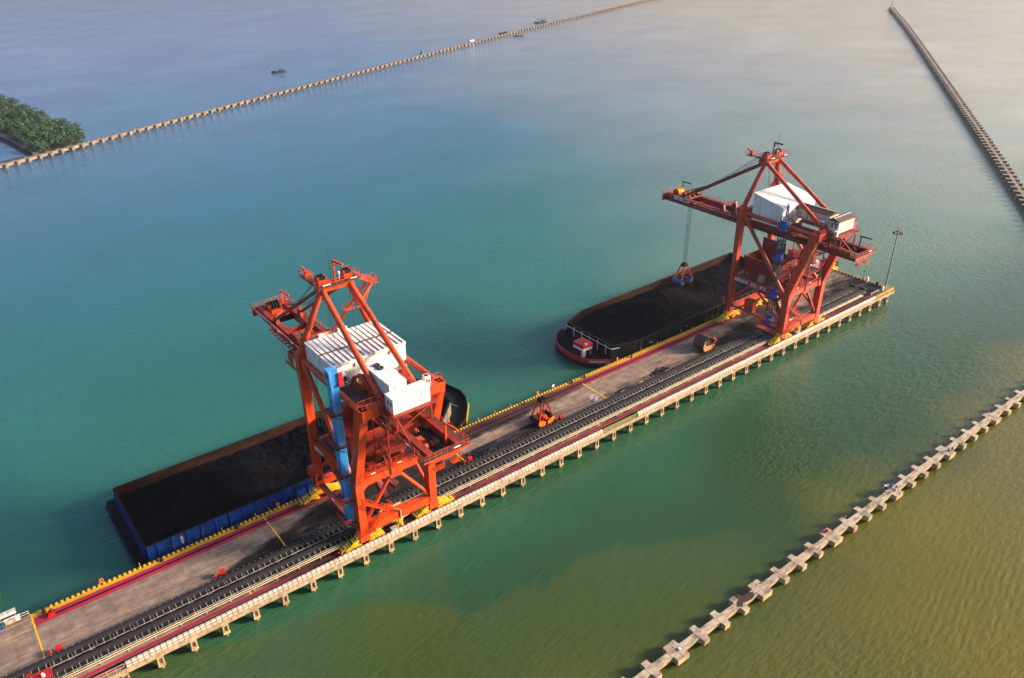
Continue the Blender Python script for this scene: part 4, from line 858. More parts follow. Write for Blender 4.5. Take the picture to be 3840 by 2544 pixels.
    # lift
    if L:
        q = B(); q.box(-9.15, -7.8, 104.42, 105.95, 4.85, 33.0)
        for k in range(6):
            x = -9.05 + .21 * k; q.box(x, x + .06, 104.39, 104.42, 5.2, 32.6)
        lf = q.build('lift_shaft', M.blue, t)
        q = B(); q.box(-9.3, -7.75, 104.25, 106.1, 33.0, 35.5)
        for k in range(7):
            x = -9.2 + .2 * k; q.box(x, x + .06, 104.22, 104.25, 33.1, 35.4)
        q.build('lift_machine_room', M.blue, lf)
        for z in (5.4, 10.2, 15.6, 21.6, 28.0): q = B(); q.box(-9.19, -9.151, 104.8, 105.5, z, z + 2.0); o = q.build('lift_door', M.bluedk, lf); q = B(); q.box(-9.21, -9.19, 105.0, 105.3, z + .9, z + 1.7); q.build('window', M.grey, o)
        q = B(); q.box(-9.33, -9.301, 104.8, 105.6, 34.0, 34.9); o = q.build('window', M.glass, lf)
        q = B(); q.box(-7.9, -7.2, 103.9, 104.21, 32.7, 35.1); q.build('lift_side_panel', M.red, lf)
        lz = (5.3, 10.1, 15.5, 21.5, 27.9)
    else:
        q = B()
        for x in (-7.8, -6.7):
            for y in (106.8, 108.3): q.beam((x, y, 2.7), (x, y, 32.5), .2)
        for k in range(24):
            z = 3.2 + 1.24 * k
            q.beam((-7.8, 106.8, z), (-7.8, 108.3, z), .1); q.beam((-7.8, 106.8, z), (-6.7, 106.8, z), .12); q.beam((-6.7, 106.8, z), (-7.8, 106.8, z + 1.2), .08); q.beam((-7.8, 106.8, z), (-7.8, 108.3, z + 1.2), .08)
        lf = q.build('lift_mast', M.navy, t)
        for z in (3.6, 11.2, 21.4, 29.4):
            q = B(); q.box(-8.5, -8.3, 106.3, 107.7, z, z + 2.4); q.box(-8.5, -7.4, 106.15, 106.3, z, z + 2.4); q.box(-8.5, -7.4, 106.3, 107.7, z + 2.2, z + 2.4); q.box(-8.5, -8.46, 107.7, 108.6, z, z + .9); q.build('lift_landing_gate', M.bluedk, lf)
        q = B(); q.box(-7.7, -6.8, 106.9, 108.2, 24.4, 26.4); q.box(-7.6, -6.9, 107, 108.1, 26.4, 26.7); q.build('lift_car', M.grey, lf)
        q = B(); q.beam((-7.2, 107.5, 32.5), (-7.0, 107.5, 36.0), .25); q.beam((-6.9, 107.2, 32.5), (-6.9, 107.2, 35.6), .2); q.build('mast_head', M.bluedk, lf)
        lz = (3.4, 11.0, 21.2, 29.2)
    for z in lz:
        q = B(); r = B()
        if L:
            q.box(-10.2, -9.2, 103.4, 106.6, z - .08, z); q.box(-10.2, -9.2, 103.4, 103.5, z - .16, z); q.box(-9.2, -8.0, 103.4, 103.75, z - .08, z); q.beam((-10.0, 103.6, z - .15), (-7.9, 103.2, z - .15), .1); q.beam((-10.0, 103.6, z - .15), (-7.9, 103.0, z - 1.3), .1)
            r.rail([(-8.0, 103.4, z), (-10.2, 103.4, z), (-10.2, 106.6, z)], 1.0, 1.0, .045); o = q.build('lift_landing', M.grate, t); r.build('handrail', RED, o); continue
        q.box(-9.2, -6.2, 105.3, 106.4, z - .1, z); q.box(-9.2, -8.1, 106.4, 109.0, z - .1, z); q.beam((-9.0, 105.6, z - .15), (-6.6, 104.4, z - .15), .14); q.beam((-9.0, 105.6, z - .15), (-6.6, 103.9, z - 1.2), .14)
        r.rail([(-6.2, 105.3, z), (-9.2, 105.3, z), (-9.2, 109.0, z)], 1.0, 1.0)
        o = q.build('lift_landing', M.grate, t); r.build('handrail', RED, o)
    # side walkways and machinery room below
    q = B(); q.box(-8.6, -7.5, 103.6, 122.4, 4.7, 4.8); q.box(-7.7, -7.5, 104.4, 119.6, 4.2, 4.7); o = q.build('side_walkway', M.grate, t)
    r = B(); r.rail([(-8.6, 104.6, 4.8), (-8.6, 122.4, 4.8), (-7.0, 122.4, 4.8)], 1.0, 1.2); r.box(-8.66, -8.6, 103.6, 122.4, 4.55, 4.85); r.build('handrail', RED, o)
    my = 116.6 if L else 111.6
    q = B(); q.box(-9.4, -7.9, my, my + 2.7, 5.4, 8.5); q.prism([(my - .05, 8.5), (my + 2.75, 8.5), (my + 2.75, 8.56), (my + 1.35, 8.75), (my - .05, 8.56)], 0, -9.45, -7.85); o = q.build('cable_room', RED, t); q = B(); q.box(-9.43, -9.401, my + .3, my + 1.0, 5.6, 7.6); q.box(-8.9, -8.3, my - .02, my - .001, 6.4, 7.4); q.build('door', M.glass if L else M.redbulwark, o)
    if not L:
        q = B()
        for x in (-7.9, -5.2):
            for y in (104.6, 111.0): q.beam((x, y, 1.3), (x, y, 4.6), .16)
            for z in (1.4, 2.6, 3.6): q.beam((x, 104.6, z), (x, 111.0, z), .12)
        for k in range(8): q.beam((-7.9, 104.6 + .9 * k, 1.4), (-7.9, 104.6 + .9 * k, 3.6), .06)
        q.box(-8, -5.1, 104.5, 111.1, 1.2, 1.32); q.build('lower_basket', RED, t)
    # hopper, chute and wind guard, painted darker maroon for the shade inside the portal
    def frus(q, x0, x1, y0, y1, z1, a0, a1, c0, c1, z0):
        vs = [(x0, y0, z1), (x1, y0, z1), (x1, y1, z1), (x0, y1, z1), (a0, c0, z0), (a1, c0, z0), (a1, c1, z0), (a0, c1, z0)]
        q.add(vs, [(0, 4, 5, 1), (1, 5, 6, 2), (2, 6, 7, 3), (3, 7, 4, 0)])
        th = .12
        vi = [(x0 + th, y0 + th, z1), (x1 - th, y0 + th, z1), (x1 - th, y1 - th, z1), (x0 + th, y1 - th, z1), (a0 + th, c0 + th, z0 + .1), (a1 - th, c0 + th, z0 + .1), (a1 - th, c1 - th, z0 + .1), (a0 + th, c1 - th, z0 + .1)]
        q.add(vi, [(1, 5, 4, 0), (2, 6, 5, 1), (3, 7, 6, 2), (0, 4, 7, 3), (4, 5, 6, 7)]); q.add(vs[:4] + vi[:4], [(0, 1, 5, 4), (1, 2, 6, 5), (2, 3, 7, 6), (3, 0, 4, 7)])
    q = B(); frus(q, -5, 4.2, 109.2, 119.4, 18.3, -4.7, 3.9, 109.6, 119.2, 15.2); frus(q, -4.7, 3.9, 109.6, 119.2, 15.2, -1.6, 1.2, 112.6, 115.6, 8.6)
    hp = q.build('hopper', M.boomR, t)
    q = B()
    for k in range(8): y = 109.5 + 1.4 * k; q.beam((-5.06, y, 18.3), (-4.78, y, 15.2), .12, .12)
    for z in (16.2, 17.2): q.beam((-5.0 + .1 * (18.3 - z) * .9, 109.4, z), (-5.0 + .1 * (18.3 - z) * .9, 119.3, z), .08)
    q.box(-5.15, -4.95, 109.1, 119.5, 18.2, 18.4); q.box(-5.15, 4.3, 109.0, 109.2, 18.2, 18.4); q.build('stiffener', BOOM, hp)
    q = B(); q.box(3.95, 4.15, 113.2, 120.4, 14.5, 21.0)
    for k in range(6): q.box(4.15, 4.25, 113.4 + 1.3 * k, 113.52 + 1.3 * k, 14.6, 20.8)
    q.build('wind_guard', M.boomR, hp)
    q = B()
    for x in (-4.4, 3.6):
        for y in (109.9, 118.9): q.beam((x, y, 12.6), (x, y, 15.4), .4)
    for y in (109.9, 118.9): q.box(-6.8, 6.8, y - .3, y + .3, 12.2, 12.8)
    q.box(-1.2, 1.2, 111.5, 116, 7.6, 8.6); q.beam((0, 112.5, 8.3), (.5, 108.9, 3.0), 1.6, 1.0, (1, 0, 0)); q.beam((-.5, 114.6, 7.8), (3.2, 109.0, 4.2), 1.3, .9); q.build('hopper_chute', M.boomR, t)
    q = B(); q.box(-6.9, 6.9, 104.2, 109.4, 12.3, 12.38); q.box(-6.8, -5.2, 109.4, 119.6, 12.9, 12.98); q.box(4.6, 6.8, 109.4, 119.6, 12.9, 12.98); o = q.build('portal_platform', M.grate, t)
    r = B(); r.rail([(-6.4, 102.75, 13.9), (6.4, 102.75, 13.9)], 1.0, 1.1); r.rail([(-6.4, 103.9, 13.9), (6.4, 103.9, 13.9)], 1.0, 1.1); r.rail([(-6.9, 109.4, 12.4), (6.9, 109.4, 12.4)], 1.0, 1.2); r.rail([(-6.75, 104.6, 13.0), (-6.75, 119.4, 13.0)], 1.0, 1.2); r.rail([(-5.2, 109.4, 13), (-5.2, 119.4, 13)], 1.0, 1.2); r.build('handrail', RED, o)
    q = B(); q.box(-6.3, -5.0, 112.0, 113.3, 13.0, 14.7); q.box(-6.35, -4.95, 111.95, 113.35, 14.7, 14.76); q.build('transformer_box', M.grey, t)
    for x, y, z in ((-3.6, 105.6, 12.4), (1.8, 106.4, 12.4), (-1.2, 107.6, 12.4)):
        q = B(); q.box(x, x + 1.5, y, y + 1.2, z, z + 1.5); q.tube((x + 1.5, y + .6, z + .5), (x + 2.4, y + .6, z + .5), .35); q.build('hydraulic_unit', BOOM, t)
    # cluttered gallery hung under the boom, its red darkened to draw the shadow gaps
    q = B(); 
    for z in (17.0, 21.5): q.box(-1.0, 5.0, 102.5, 108.0, z, z + .1); q.rail([(-1.0, 102.5, z + .1), (5.0, 102.5, z + .1), (5.0, 108, z + .1), (-1.0, 108, z + .1), (-1.0, 102.5, z + .1)], 1.0, 1.0)
    for x in (-.9, 4.9):
        for y in (102.6, 107.9): q.beam((x, y, 12.6), (x, y, 25.4), .18)
    q.stairs((-.4, 102.9, 12.5), (-.4, 107.4, 17.0), .8, (1, 0, 0)); q.stairs((.7, 107.4, 17.1), (.7, 103.0, 21.5), .8, (1, 0, 0)); q.stairs((-.4, 103.0, 21.6), (-.4, 107.4, 26.6), .8, (1, 0, 0)); q.build('access_gallery', BOOM, t)
    # zigzag stairs at the near left leg
    q = B(); q.stairs((-6.2, 102.1, 3.2), (-2.9, 102.1, 6.2), .8, (0, 1, 0)); q.box(-3.0, -1.7, 101.7, 103.4, 6.1, 6.2); q.rail([(-3.0, 101.7, 6.2), (-1.7, 101.7, 6.2), (-1.7, 103.4, 6.2)], 1.0, .8); q.stairs((-2.7, 101.9, 6.2), (-7.0, 102.0, 9.6), .8, (0, 1, 0)); q.stairs((-6.3, 104.9, 9.0), (-4.6, 104.9, 13.0), .8, (0, 1, 0))
    q.box(-8.6, -5.4, 101.5, 102.5, 3.0, 3.1); q.rail([(-8.6, 102.5, 3.1), (-8.6, 101.5, 3.1), (-3.5, 101.5, 3.1)], 1.0, 1.0); q.build('leg_stairs', RED, t)
    # storm anchor under the near sill
    q = B(); q.mat(M.yellow).prism([(-.9, 2.4), (.9, 2.4), (.4, 1.0), (-.4, 1.0)], 1, 102.8, 103.9); q.box(-.6, .6, 102.7, 103.6, .35, 1.0); q.mat(M.pipe).tube((.1, 102.5, .5), (.1, 102.5, 4.2), .12); q.tube((.1, 102.5, 4.2), (-1.2, 104.3, 4.3), .12); q.box(-3.2, 1.2, 104.2, 104.5, 4.1, 4.35); q.mat(M.grey).box(-2.2, -1.0, 101.9, 102.8, .3, 1.2); q.build('storm_anchor', None, t)
    # operator cab
    cy = 134 if L else 103.0
    q = B(); q.box(-4.6, -3.0, cy - 3.4, cy + 1.6, 21.95, 22.05); o = q.build('cab_platform', M.grate, t); r = B(); r.rail([(-3.0, cy + 1.6, 22.05), (-4.6, cy + 1.6, 22.05), (-4.6, cy - 3.4, 22.05), (-3.0, cy - 3.4, 22.05)], 1.0, .9); r.build('handrail', M.yellow if L else RED, o)
    q = B(); q.prism([(cy - 2.9, 22.05), (cy + .4, 22.05), (cy + .9, 23.0), (cy + .6, 24.6), (cy - 2.9, 24.6)], 0, -4.3, -2.4); o = q.build('operator_cab', RED, t)
    q = B(); q.prism([(cy + .42, 22.15), (cy + .86, 23.02), (cy + .6, 24.3), (cy + .66, 24.3), (cy + .94, 23.0), (cy + .5, 22.12)], 0, -4.2, -2.5); q.box(-4.33, -4.301, cy - 1.2, cy + .2, 23.1, 24.3); q.build('window', M.glass, o)
    q = B(); q.box(-4.34, -4.301, cy - .9 + 1.0, cy - .1 + 1.0 - .5, 22.1, 23.0); q.box(-4.34, -4.301, cy - 2.7, cy - 1.9, 22.1, 24.1); q.build('door', M.textw, o)
    q = B(); 
    for y in (cy - 2.6, cy + .4): q.beam((-3.2, y, 24.6), (-2.9, y, 25.5), .25)
    q.beam((-4.35, cy - 2.0, 22.0), (-4.2, cy - 2.0, 25.3), .16); q.tube((-4.6, cy + 1.6, 22), (-4.6, cy + 1.6, 26.6), .04, 5); q.build('cab_hanger', M.orange if L else RED, t)
    # signs
    def sign(y_hi, z0, z1, length, x, txt, logo=True, size=.62):
        q = B(); q.box(x - .03, x, y_hi - length, y_hi, z0, z1); o = q.build('sign_board', M.textw, t); h = z1 - z0
        yy = y_hi - .25
        if logo:
            q = B(); q.prism([(yy - .55 + .26 * math.cos(k * math.pi / 6) + .15, (z0 + z1) / 2 + h * .36 * math.sin(k * math.pi / 6)) for k in range(12)], 0, x - .055, x - .031); q.build('emblem', M.logo, o)
            q = B(); q.box(x - .07, x - .056, yy - .72, yy - .08, (z0 + z1) / 2 - .035, (z0 + z1) / 2 + .045); q.build('emblem', M.textw, o); yy -= .9
        text_mesh('lettering', txt, size, M.text, o, (Xc + x - .05, yy, z0 + h * .2), (0, -1, 0), (0, 0, 1), bold=.018)
    if not L:
        sign(145.9, 26.82, 27.85, 5.2, -4.08, 'ZOOMLION', True, 1.02); sign(119.4, 11.95, 12.75, 4.2, -7.72, 'ZOOMLION', True, .78)
        sign(114.5, 11.95, 12.75, 2.0, -7.72, '1000t/h', False, .6); sign(111.4, 11.95, 12.75, 1.7, -7.72, '48MT', False, .68); sign(108.6, 12.05, 12.7, 1.2, -7.72, '2009', False, .5)
    else:
        sign(118.9, 11.95, 12.75, 3.4, -7.72, 'ZOOMLION', True, .6); sign(148.0, 26.82, 27.75, 4.8, -4.08, 'ZOOMLION', True, .92)
    # white lamp tubes along the rails
    def lamp(*bx):
        q = B(); q.box(*bx); q.build('tube_light', M.textw, t)
    for y in (90, 97, 106, 126, 132, 138, 144): lamp(-4.06, -4.0, y, y + .8, 27.2, 27.36)
    for x in (-4.8, .5, 4.6): lamp(x, x + .9, 102.66, 102.72, 14.35, 14.5)
    lamp(1.2, 2.4, ya - .68, ya - .62, 27.1, 27.3); lamp(-3.0, -1.6, 116.72, 116.78, 44.3, 44.45); lamp(2.2, 3.4, 116.72, 116.78, 44.3, 44.45)
    for y in (106, 111, 117): lamp(-8.7, -8.62, y, y + .9, 5.2, 5.35)
    return t
XL, XR = 53.25, 175.45
craneL = crane(XL, 'L'); craneR = crane(XR, 'R')
# two old tyres on the roof of the left crane
for i, (x, y, lb) in enumerate(((XL - 1.05, 103.9, 'black tyre on the white roof, the upper of the pair forming an 8'), (XL - 1.0, 102.75, 'black tyre on the white roof, the lower of the pair forming an 8'))):
    b = MB(); b.torus((x, y, 34.2), (0, 0, 1), .45, .14, 20, 8); tag(b.build('tyre', M.black), lb, 'tyre', 'tyres on the crane roof')

# ------------------------------------------------------------------ grabs
def open_grab(xc, yc, z0, zt, label, jaws, spread):
    t = thing('clamshell_grab', label, 'grab', (xc, yc, z0), 'coal grabs')
    b = MB(); b.box(xc - .8, xc + .8, yc - .75, yc + .75, zt - .75, zt - .15)
    for dx in (-.4, .4): b.tube((xc + dx, yc - .6, zt - .1), (xc + dx, yc + .6, zt - .1), .35, 12)
    b.build('head', M.dark, t)
    for sx in (-1, 1):
        for sy in (-1, 1):
            q = MB(); q.beam((xc + sx * .7, yc + sy * .65, zt - .6), (xc + sx * spread, yc + sy * 1.35, z0 + 1.6), .28, .34); q.build('arm', M.orange if zt > 5 and False else M.redL, t)
        # jaw shell: curved bucket, two end plates
        q = MB(); prof = [(spread + .25, 1.7), (spread + .55, 1.0), (spread + .25, .3), (spread - .5, 0.0), (.28 if spread < 2.2 else 1.2, .06)]
        n = len(prof)
        for k in range(n - 1):
            (a, za), (c, zc) = prof[k], prof[k + 1]
            q.mat(jaws[0]).beam((xc + sx * a, yc, z0 + za), (xc + sx * c, yc, z0 + zc), 3.3, .1, (0, 0, 1) if abs(za - zc) < .4 else (1, 0, 0))
        for sy in (-1, 1):
            poly = [(xc + sx * a, z0 + zz) for a, zz in prof] + [(xc + sx * (.3 if spread < 2.2 else 1.1), z0 + .95)]
            q.mat(jaws[1]).prism(poly, 1, yc + sy * 1.66 - .05, yc + sy * 1.66 + .05)
        q.build('jaw', None, t)
    q = MB(); q.box(xc - .5, xc + .5, yc - 1.2, yc + 1.2, z0 + 1.5, z0 + 2.0); q.tube((xc, yc - 1.6, z0 + 1.5), (xc, yc + 1.6, z0 + 1.5), .28)
    for sy in (-1, 1): q.beam((xc, yc + sy * .9, z0 + 1.7), (xc - 1.6, yc + sy * 1.5, z0 + .7), .24); q.beam((xc, yc + sy * .9, z0 + 1.7), (xc + 1.6, yc + sy * 1.5, z0 + .7), .24)
    q.build('hinge_block', M.redL if zt < 6.3 else M.dark, t)
    q = MB()
    for dx in (-.3, .3):
        for dy in (-.3, .3): q.tube((xc + dx, yc + dy, zt - .6), (xc + dx, yc + dy, z0 + 1.9), .04, 5)
    for k in range(6): q.box(xc + .55, xc + .62, yc - .3, yc + .3, z0 + 2.1 + k * .45, z0 + 2.15 + k * .45)
    q.build('closing_rope', M.rope, t)
open_grab(95.6, 113.2, 0.02, 6.0, 'rusty orange clamshell grab parked upright on the deck', (M.coaldeck, M.orange), 1.75)
open_grab(XR, 143.2, 0.7, 6.7, 'blue and brown clamshell grab hanging from ropes over the black barge', (M.bluedk, M.coaldeck), 2.3)
t = thing('clamshell_grab', 'dark brown bucket shaped grab lying closed on the deck', 'grab', (149.5, 112.9, 0), 'coal grabs')
P = [(147.6, .35), (147.2, 1.6), (147.7, 3.0), (149.2, 3.75), (150.6, 3.3), (151.7, 2.2), (151.9, .9), (150.8, .02), (148.6, .02)]
M.brown = paint('brown_rusted_steel', (0.09, 0.05, 0.038), (0.03, 0.022, 0.02), .6, 1, .7)
M.rustor = paint('orange_rusted_plate', (0.40, 0.13, 0.025), (0.12, 0.05, 0.02), .7, 1.4, .7)
b = MB(); n = len(P)
b.mat(M.brown); b.add([(x, y, z) for y in (111.4, 114.9) for x, z in P], [(k, (k + 1) % n, (k + 1) % n + n, k + n) for k in range(n) if k != 4])
b.prism(P, 1, 114.8, 114.9); b.build('shell', None, t)
b = MB(); cx, cz = 149.5, 1.9
In = [(cx + (x - cx) * .62 + .5, cz + (z - cz) * .62 + .3) for x, z in P]
b.add([(x, 111.38, z) for x, z in P] + [(x, 111.9, z) for x, z in In], [((k + 1) % n, k, k + n, (k + 1) % n + n) for k in range(n)]); b.build('end_plate', M.rustor, t)
b = MB(); b.prism(In, 1, 111.95, 112.0); b.build('dark_opening', M.black, t)
b = MB(); b.beam((150.6, 111.5, 3.5), (152.3, 111.5, 2.2), .3, .3); b.beam((152.3, 111.5, 2.2), (151.2, 111.5, 1.5), .3); b.beam((150.6, 114.5, 3.5), (152.3, 114.5, 2.2), .3); b.build('arm', M.redL, t)
b = MB()
for yy in (112.5, 113.6):
    for k in range(n):
        if k == 4: continue
        (xa_, za_), (xb2, zb2) = P[k], P[(k + 1) % n]; s_ = 1.012
        b.beam((cx + (xa_ - cx) * s_, yy, cz + (za_ - cz) * s_), (cx + (xb2 - cx) * s_, yy, cz + (zb2 - cz) * s_), .12, .06)
b.build('rib', M.coaldeck, t)

# ------------------------------------------------------------------ barges and coal
def shell_wall(b, poly, z0, z1, th, closed=True, flare=0.0):
    """upright plating along a plan polygon (ccw), thickness inward"""
    n = len(poly); cx = sum(p[0] for p in poly) / n; cy = sum(p[1] for p in poly) / n
    segs = range(n if closed else n - 1)
    for i in segs:
        a = Vector((*poly[i], 0)); c = Vector((*poly[(i + 1) % n], 0)); d = (c - a).normalized(); nn = Vector((-d.y, d.x, 0)) * th
        vs = [a + Vector((0, 0, z0)), c + Vector((0, 0, z0)), c + Vector((0, 0, z1)), a + Vector((0, 0, z1))]
        vs += [v + nn for v in vs]
        b.add(vs, [(0, 1, 2, 3), (5, 4, 7, 6), (3, 2, 6, 7), (4, 5, 1, 0), (4, 0, 3, 7), (1, 5, 6, 2)])
def ccw(p):
    a = sum(p[i][0] * p[(i + 1) % len(p)][1] - p[(i + 1) % len(p)][0] * p[i][1] for i in range(len(p)))
    return p if a > 0 else p[::-1]
def coal_heap(label, xs, ylo, yhi, zf, name='coal_heap'):
    nx = int((xs[1] - xs[0]) / .28); ny = 76; b = MB(); vs = []
    for i in range(nx + 1):
        x = xs[0] + (xs[1] - xs[0]) * i / nx; a, c = ylo(x), yhi(x)
        for j in range(ny + 1):
            y = a + (c - a) * j / ny; vs.append((x, y, zf(x, y)))
    fs = [(i * (ny + 1) + j, (i + 1) * (ny + 1) + j, (i + 1) * (ny + 1) + j + 1, i * (ny + 1) + j + 1) for i in range(nx) for j in range(ny)]
    b.add(vs, fs, True)
    tag(b.build(name, M.coal), label, 'coal', 'coal cargoes')
def ridge_noise(x, y, s):
    return noise.fractal((x * s, y * s, 3.3), 0.9, 2.1, 4)
DZ = -2.1
def barge_hull(t, hull, mat, deckmat, sheer=None):
    hp = ccw(hull); b = MB(); n = len(hp); cx = sum(p[0] for p in hp) / n
    low = [(cx + (x - cx) * .985, 134.9 + (y - 134.9) * .985) for x, y in hp]
    b.mat(mat).add([(x, y, -6.0) for x, y in low] + [(x, y, DZ) for x, y in hp], [(k, (k + 1) % n, (k + 1) % n + n, k + n) for k in range(n)])
    b.mat(deckmat).add([(x, y, DZ) for x, y in hp], [tuple(range(n))]); b.build('hull', None, t)
# --- left, blue barge
bl = thing('coal_barge', 'blue sided open coal barge moored behind the left crane, stern square', 'barge', (50, 135, WATER_Z), 'coal barges')
hullL = [(12.9, 124.3), (80.5, 124.3), (84.2, 126.3), (87.2, 129.8), (89.4, 133.6), (90.1, 137.0), (89.2, 141.0), (87.0, 144.6), (83.5, 147.0), (79, 147.6), (12.9, 147.3), (12.6, 146.6), (12.6, 125.2)]
barge_hull(bl, hullL, M.barge, M.barge)
boxL = ccw([(14.4, 124.45), (76.5, 124.45), (83.2, 130.8), (84.0, 142.5), (80.5, 145.2), (14.4, 145.2)])
b = MB(); shell_wall(b, [(14.4, 145.2), (14.4, 124.45), (76.5, 124.45)], DZ, 1.6, .22, False); b.build('cargo_wall', M.bargeblue, bl)
b = MB(); shell_wall(b, [(76.5, 124.45), (83.2, 130.8), (84.0, 142.5), (80.5, 145.2), (14.4, 145.2)], DZ, 1.6, .22, False); b.build('cargo_wall', M.barge, bl)
b = MB(); n = len(boxL); cxx = 47; inn = [(cxx + (x - cxx) * .9925, 134.8 + (y - 134.8) * .976) for x, y in boxL]
shell_wall(b, inn[::-1], DZ, 1.55, .02); b.build('hold_lining', M.rustin, bl)
for k in range(23):
    x = 16.4 + 2.62 * k; b = MB(); b.box(x - .16, x + .16, 124.16, 124.449, DZ, 1.62); b.build('wall_rib', M.bargeblue, bl)
for k in range(11):
    y = 126 + 1.75 * k; b = MB(); b.box(14.05, 14.399, y - .1, y + .1, DZ, 1.62); b.build('wall_rib', M.bargeblue, bl)
b = MB()
for z in (-1.7, -1.1, -.5, .1, .7, 1.2): b.box(14.4, 75, 124.42, 124.449, z - .05, z + .05); b.box(14.37, 14.399, 124.5, 145, z - .05, z + .05)
b.build('plate_seam', M.barge, bl)
b = MB(); b.box(14.2, 75, 124.3, 124.7, 1.6, 1.7); b.box(14.2, 14.6, 124.7, 145.2, 1.6, 1.7); b.box(14.6, 76, 145.0, 145.35, 1.6, 1.7); b.build('rim', M.rustin, bl)
for s_, zc, m_ in (('A', .55, M.textw), ('F', -.05, M.textw), ('T', -.65, M.textw)):
    text_mesh('lettering', s_, .75, m_, bl, (20.6, 124.4, zc - .2), (1, 0, 0), (0, 0, 1), 'CENTER', .03)
b = MB()
for k in range(3): b.box(20.35, 20.85, 124.38, 124.41, 1.3 - .2 * k, 1.38 - .2 * k)
b.build('draft_mark', M.red, bl)
b = MB()
for x in (18.9, 24.15): b.box(x - .15, x + .15, 124.15, 124.19, -.6, -.2)
b.build('frame_mark', M.red, bl)
b = MB()
for k in range(17): b.torus((12.45, 126 + 1.25 * k, -2.5), (1, 0, 0), .36, .15, 12, 6)
b.build('stern_fender', M.black, bl)
# slatted bow bulkhead of the blue barge
b = MB()
for k in range(6): b.beam((77.0, 124.75, -1.5 + .5 * k), (83.15, 130.58, -1.5 + .5 * k), .1, .11)
b.build('bow_slats', M.grey, bl)
b = MB()
for u in (.12, .6): b.beam((77.15 + 6.15 * u, 124.65 + 5.83 * u, -2.0), (77.15 + 6.15 * u, 124.65 + 5.83 * u, 1.5), .18)
b.build('bow_post', M.yellow, bl)
b = MB(); rimL = [(80.5, 124.3), (84.2, 126.3), (87.2, 129.8), (89.4, 133.6), (90.1, 137.0), (89.2, 141.0), (87.0, 144.6), (83.5, 147.0)]
shell_wall(b, rimL, DZ, -1.2, .15, False); b.build('bulwark', M.barge, bl)
b = MB()
for k in range(14): b.box(84.3 + .42 * k * .8, 84.45 + .42 * k * .8, 126.15 + .52 * k * .8, 126.3 + .52 * k * .8, -2.6, -1.6)
b.build('draft_mark', M.yellow, bl)
b = MB(); b.path([(82.5, 137, DZ + .08), (83.4, 135.5, DZ + .08), (84.6, 136.2, DZ + .08), (85.6, 134.3, DZ + .08), (86.2, 132.5, DZ + .08)], .07); tag(b.build('mooring_rope', M.pipe), 'pale mooring rope lying on the bow deck of the blue barge', 'rope')
def zL(x, y):
    z = -.5 + .25 * noise.noise((x * .1, y * .15, 0))
    z += 4.0 * math.exp(-((x - 27) / 9.0) ** 2 - ((y - 136.5) / 5.5) ** 2) + 1.5 * math.exp(-((x - 22) / 8) ** 2 - ((y - 131) / 5) ** 2)
    z += 2.6 * math.exp(-((x - 60) / 11) ** 2 - ((y - 138) / 6) ** 2) + .8 * math.exp(-((x - 38) / 3.5) ** 2 - ((y - 137) / 5) ** 2)
    z -= .9 * math.exp(-((x - 46) / 4.5) ** 2 - ((y - 134) / 6) ** 2)
    fl = math.exp(-((x - 39) / 5) ** 2) * math.exp(-((y - 135) / 6) ** 2)
    z += .7 * fl * noise.noise((y * 1.3, x * .12, 2.0)); z += .24 * ridge_noise(x, y * .6, .7) + .14 * noise.noise((x * 2.1, y * .7, 4.4))
    z += 1.2 * max(0, min(1, (x - 72) / 6))
    e = min(1.0, (y - 124.6) / 2.2); return z * e + (-1.0 if x < 74 else .3) * (1 - e)
coal_heap('dark coal heap filling the blue barge', (14.75, 83.1), lambda x: 124.75 if x < 76.5 else 124.85 + (x - 76.5) * .95, lambda x: 144.9 if x < 80.4 else 144.8 - (x - 80.4) * .77, zL)
# --- right, black barge
br = thing('coal_barge', 'black open coal barge with red bow bulwark moored beyond the pier, under the right crane', 'barge', (165, 135, WATER_Z), 'coal barges')
bowR = [(130.0, 145.9), (126.6, 144.4), (124.2, 142.0), (122.9, 139.4), (122.3, 136.0), (122.3, 132.6), (123.5, 128.6), (128.6, 124.0)]
hullR = bowR + [(132, 123.6), (206, 124.2), (206, 148.2), (138, 147.6)]
barge_hull(br, hullR, M.barge, M.barge)
b = MB(); shell_wall(b, [(130.0, 145.9), *bowR[1:]], DZ - .25, -1.05, .18, False); b.build('bulwark', M.redbulwark, br)
boxR = ccw([(129.6, 126.4), (129.6, 143.4), (137.4, 146.2), (203.2, 147.7), (203.2, 125.2), (172.9, 124.9), (136.2, 124.3)])
b = MB(); shell_wall(b, boxR, DZ, 1.7, .22); b.build('cargo_wall', M.barge, br)
b = MB(); inn = [(166 + (x - 166) * .992, 135.8 + (y - 135.8) * .975) for x, y in boxR]; shell_wall(b, inn[::-1], DZ, 1.65, .02); b.build('hold_lining', M.rustin, br)
for k in range(25):
    x = 137.5 + 2.6 * k; yy = 124.3 + (x - 136.2) * .0155; b = MB(); b.box(x - .14, x + .14, yy - .3, yy - .02, DZ, 1.72); b.build('wall_rib', M.coaldeck, br)
b = MB(); b.box(150.6, 152.0, 124.1, 124.5, .9, 2.3); b.build('side_hatch', M.barge, br)
b = MB()
for p, q_ in zip(boxR, boxR[1:] + boxR[:1]): b.beam((*p, 1.75), (*q_, 1.75), .3, .12)
b.build('rim', M.coaldeck, br)
b = MB(); b.box(129.44, 129.52, 126.4, 143.4, .72, .9); b.beam((129.6, 126.33, .81), (131.7, 125.63, .81), .08, .18)
for k in range(5): y = 128.3 + 3.05 * k; b.box(129.4, 129.5, y - .08, y + .08, -1.4, 1.5)
b.build('white_stripe', M.textw, br)
q = text_mesh('lettering', 'KAPUAS JAYA 3110', .78, M.textw, br, (123.75, 128.17, -1.82), (5.1, -4.6, 0), (0, 0, 1), bold=.03, sx=.78)
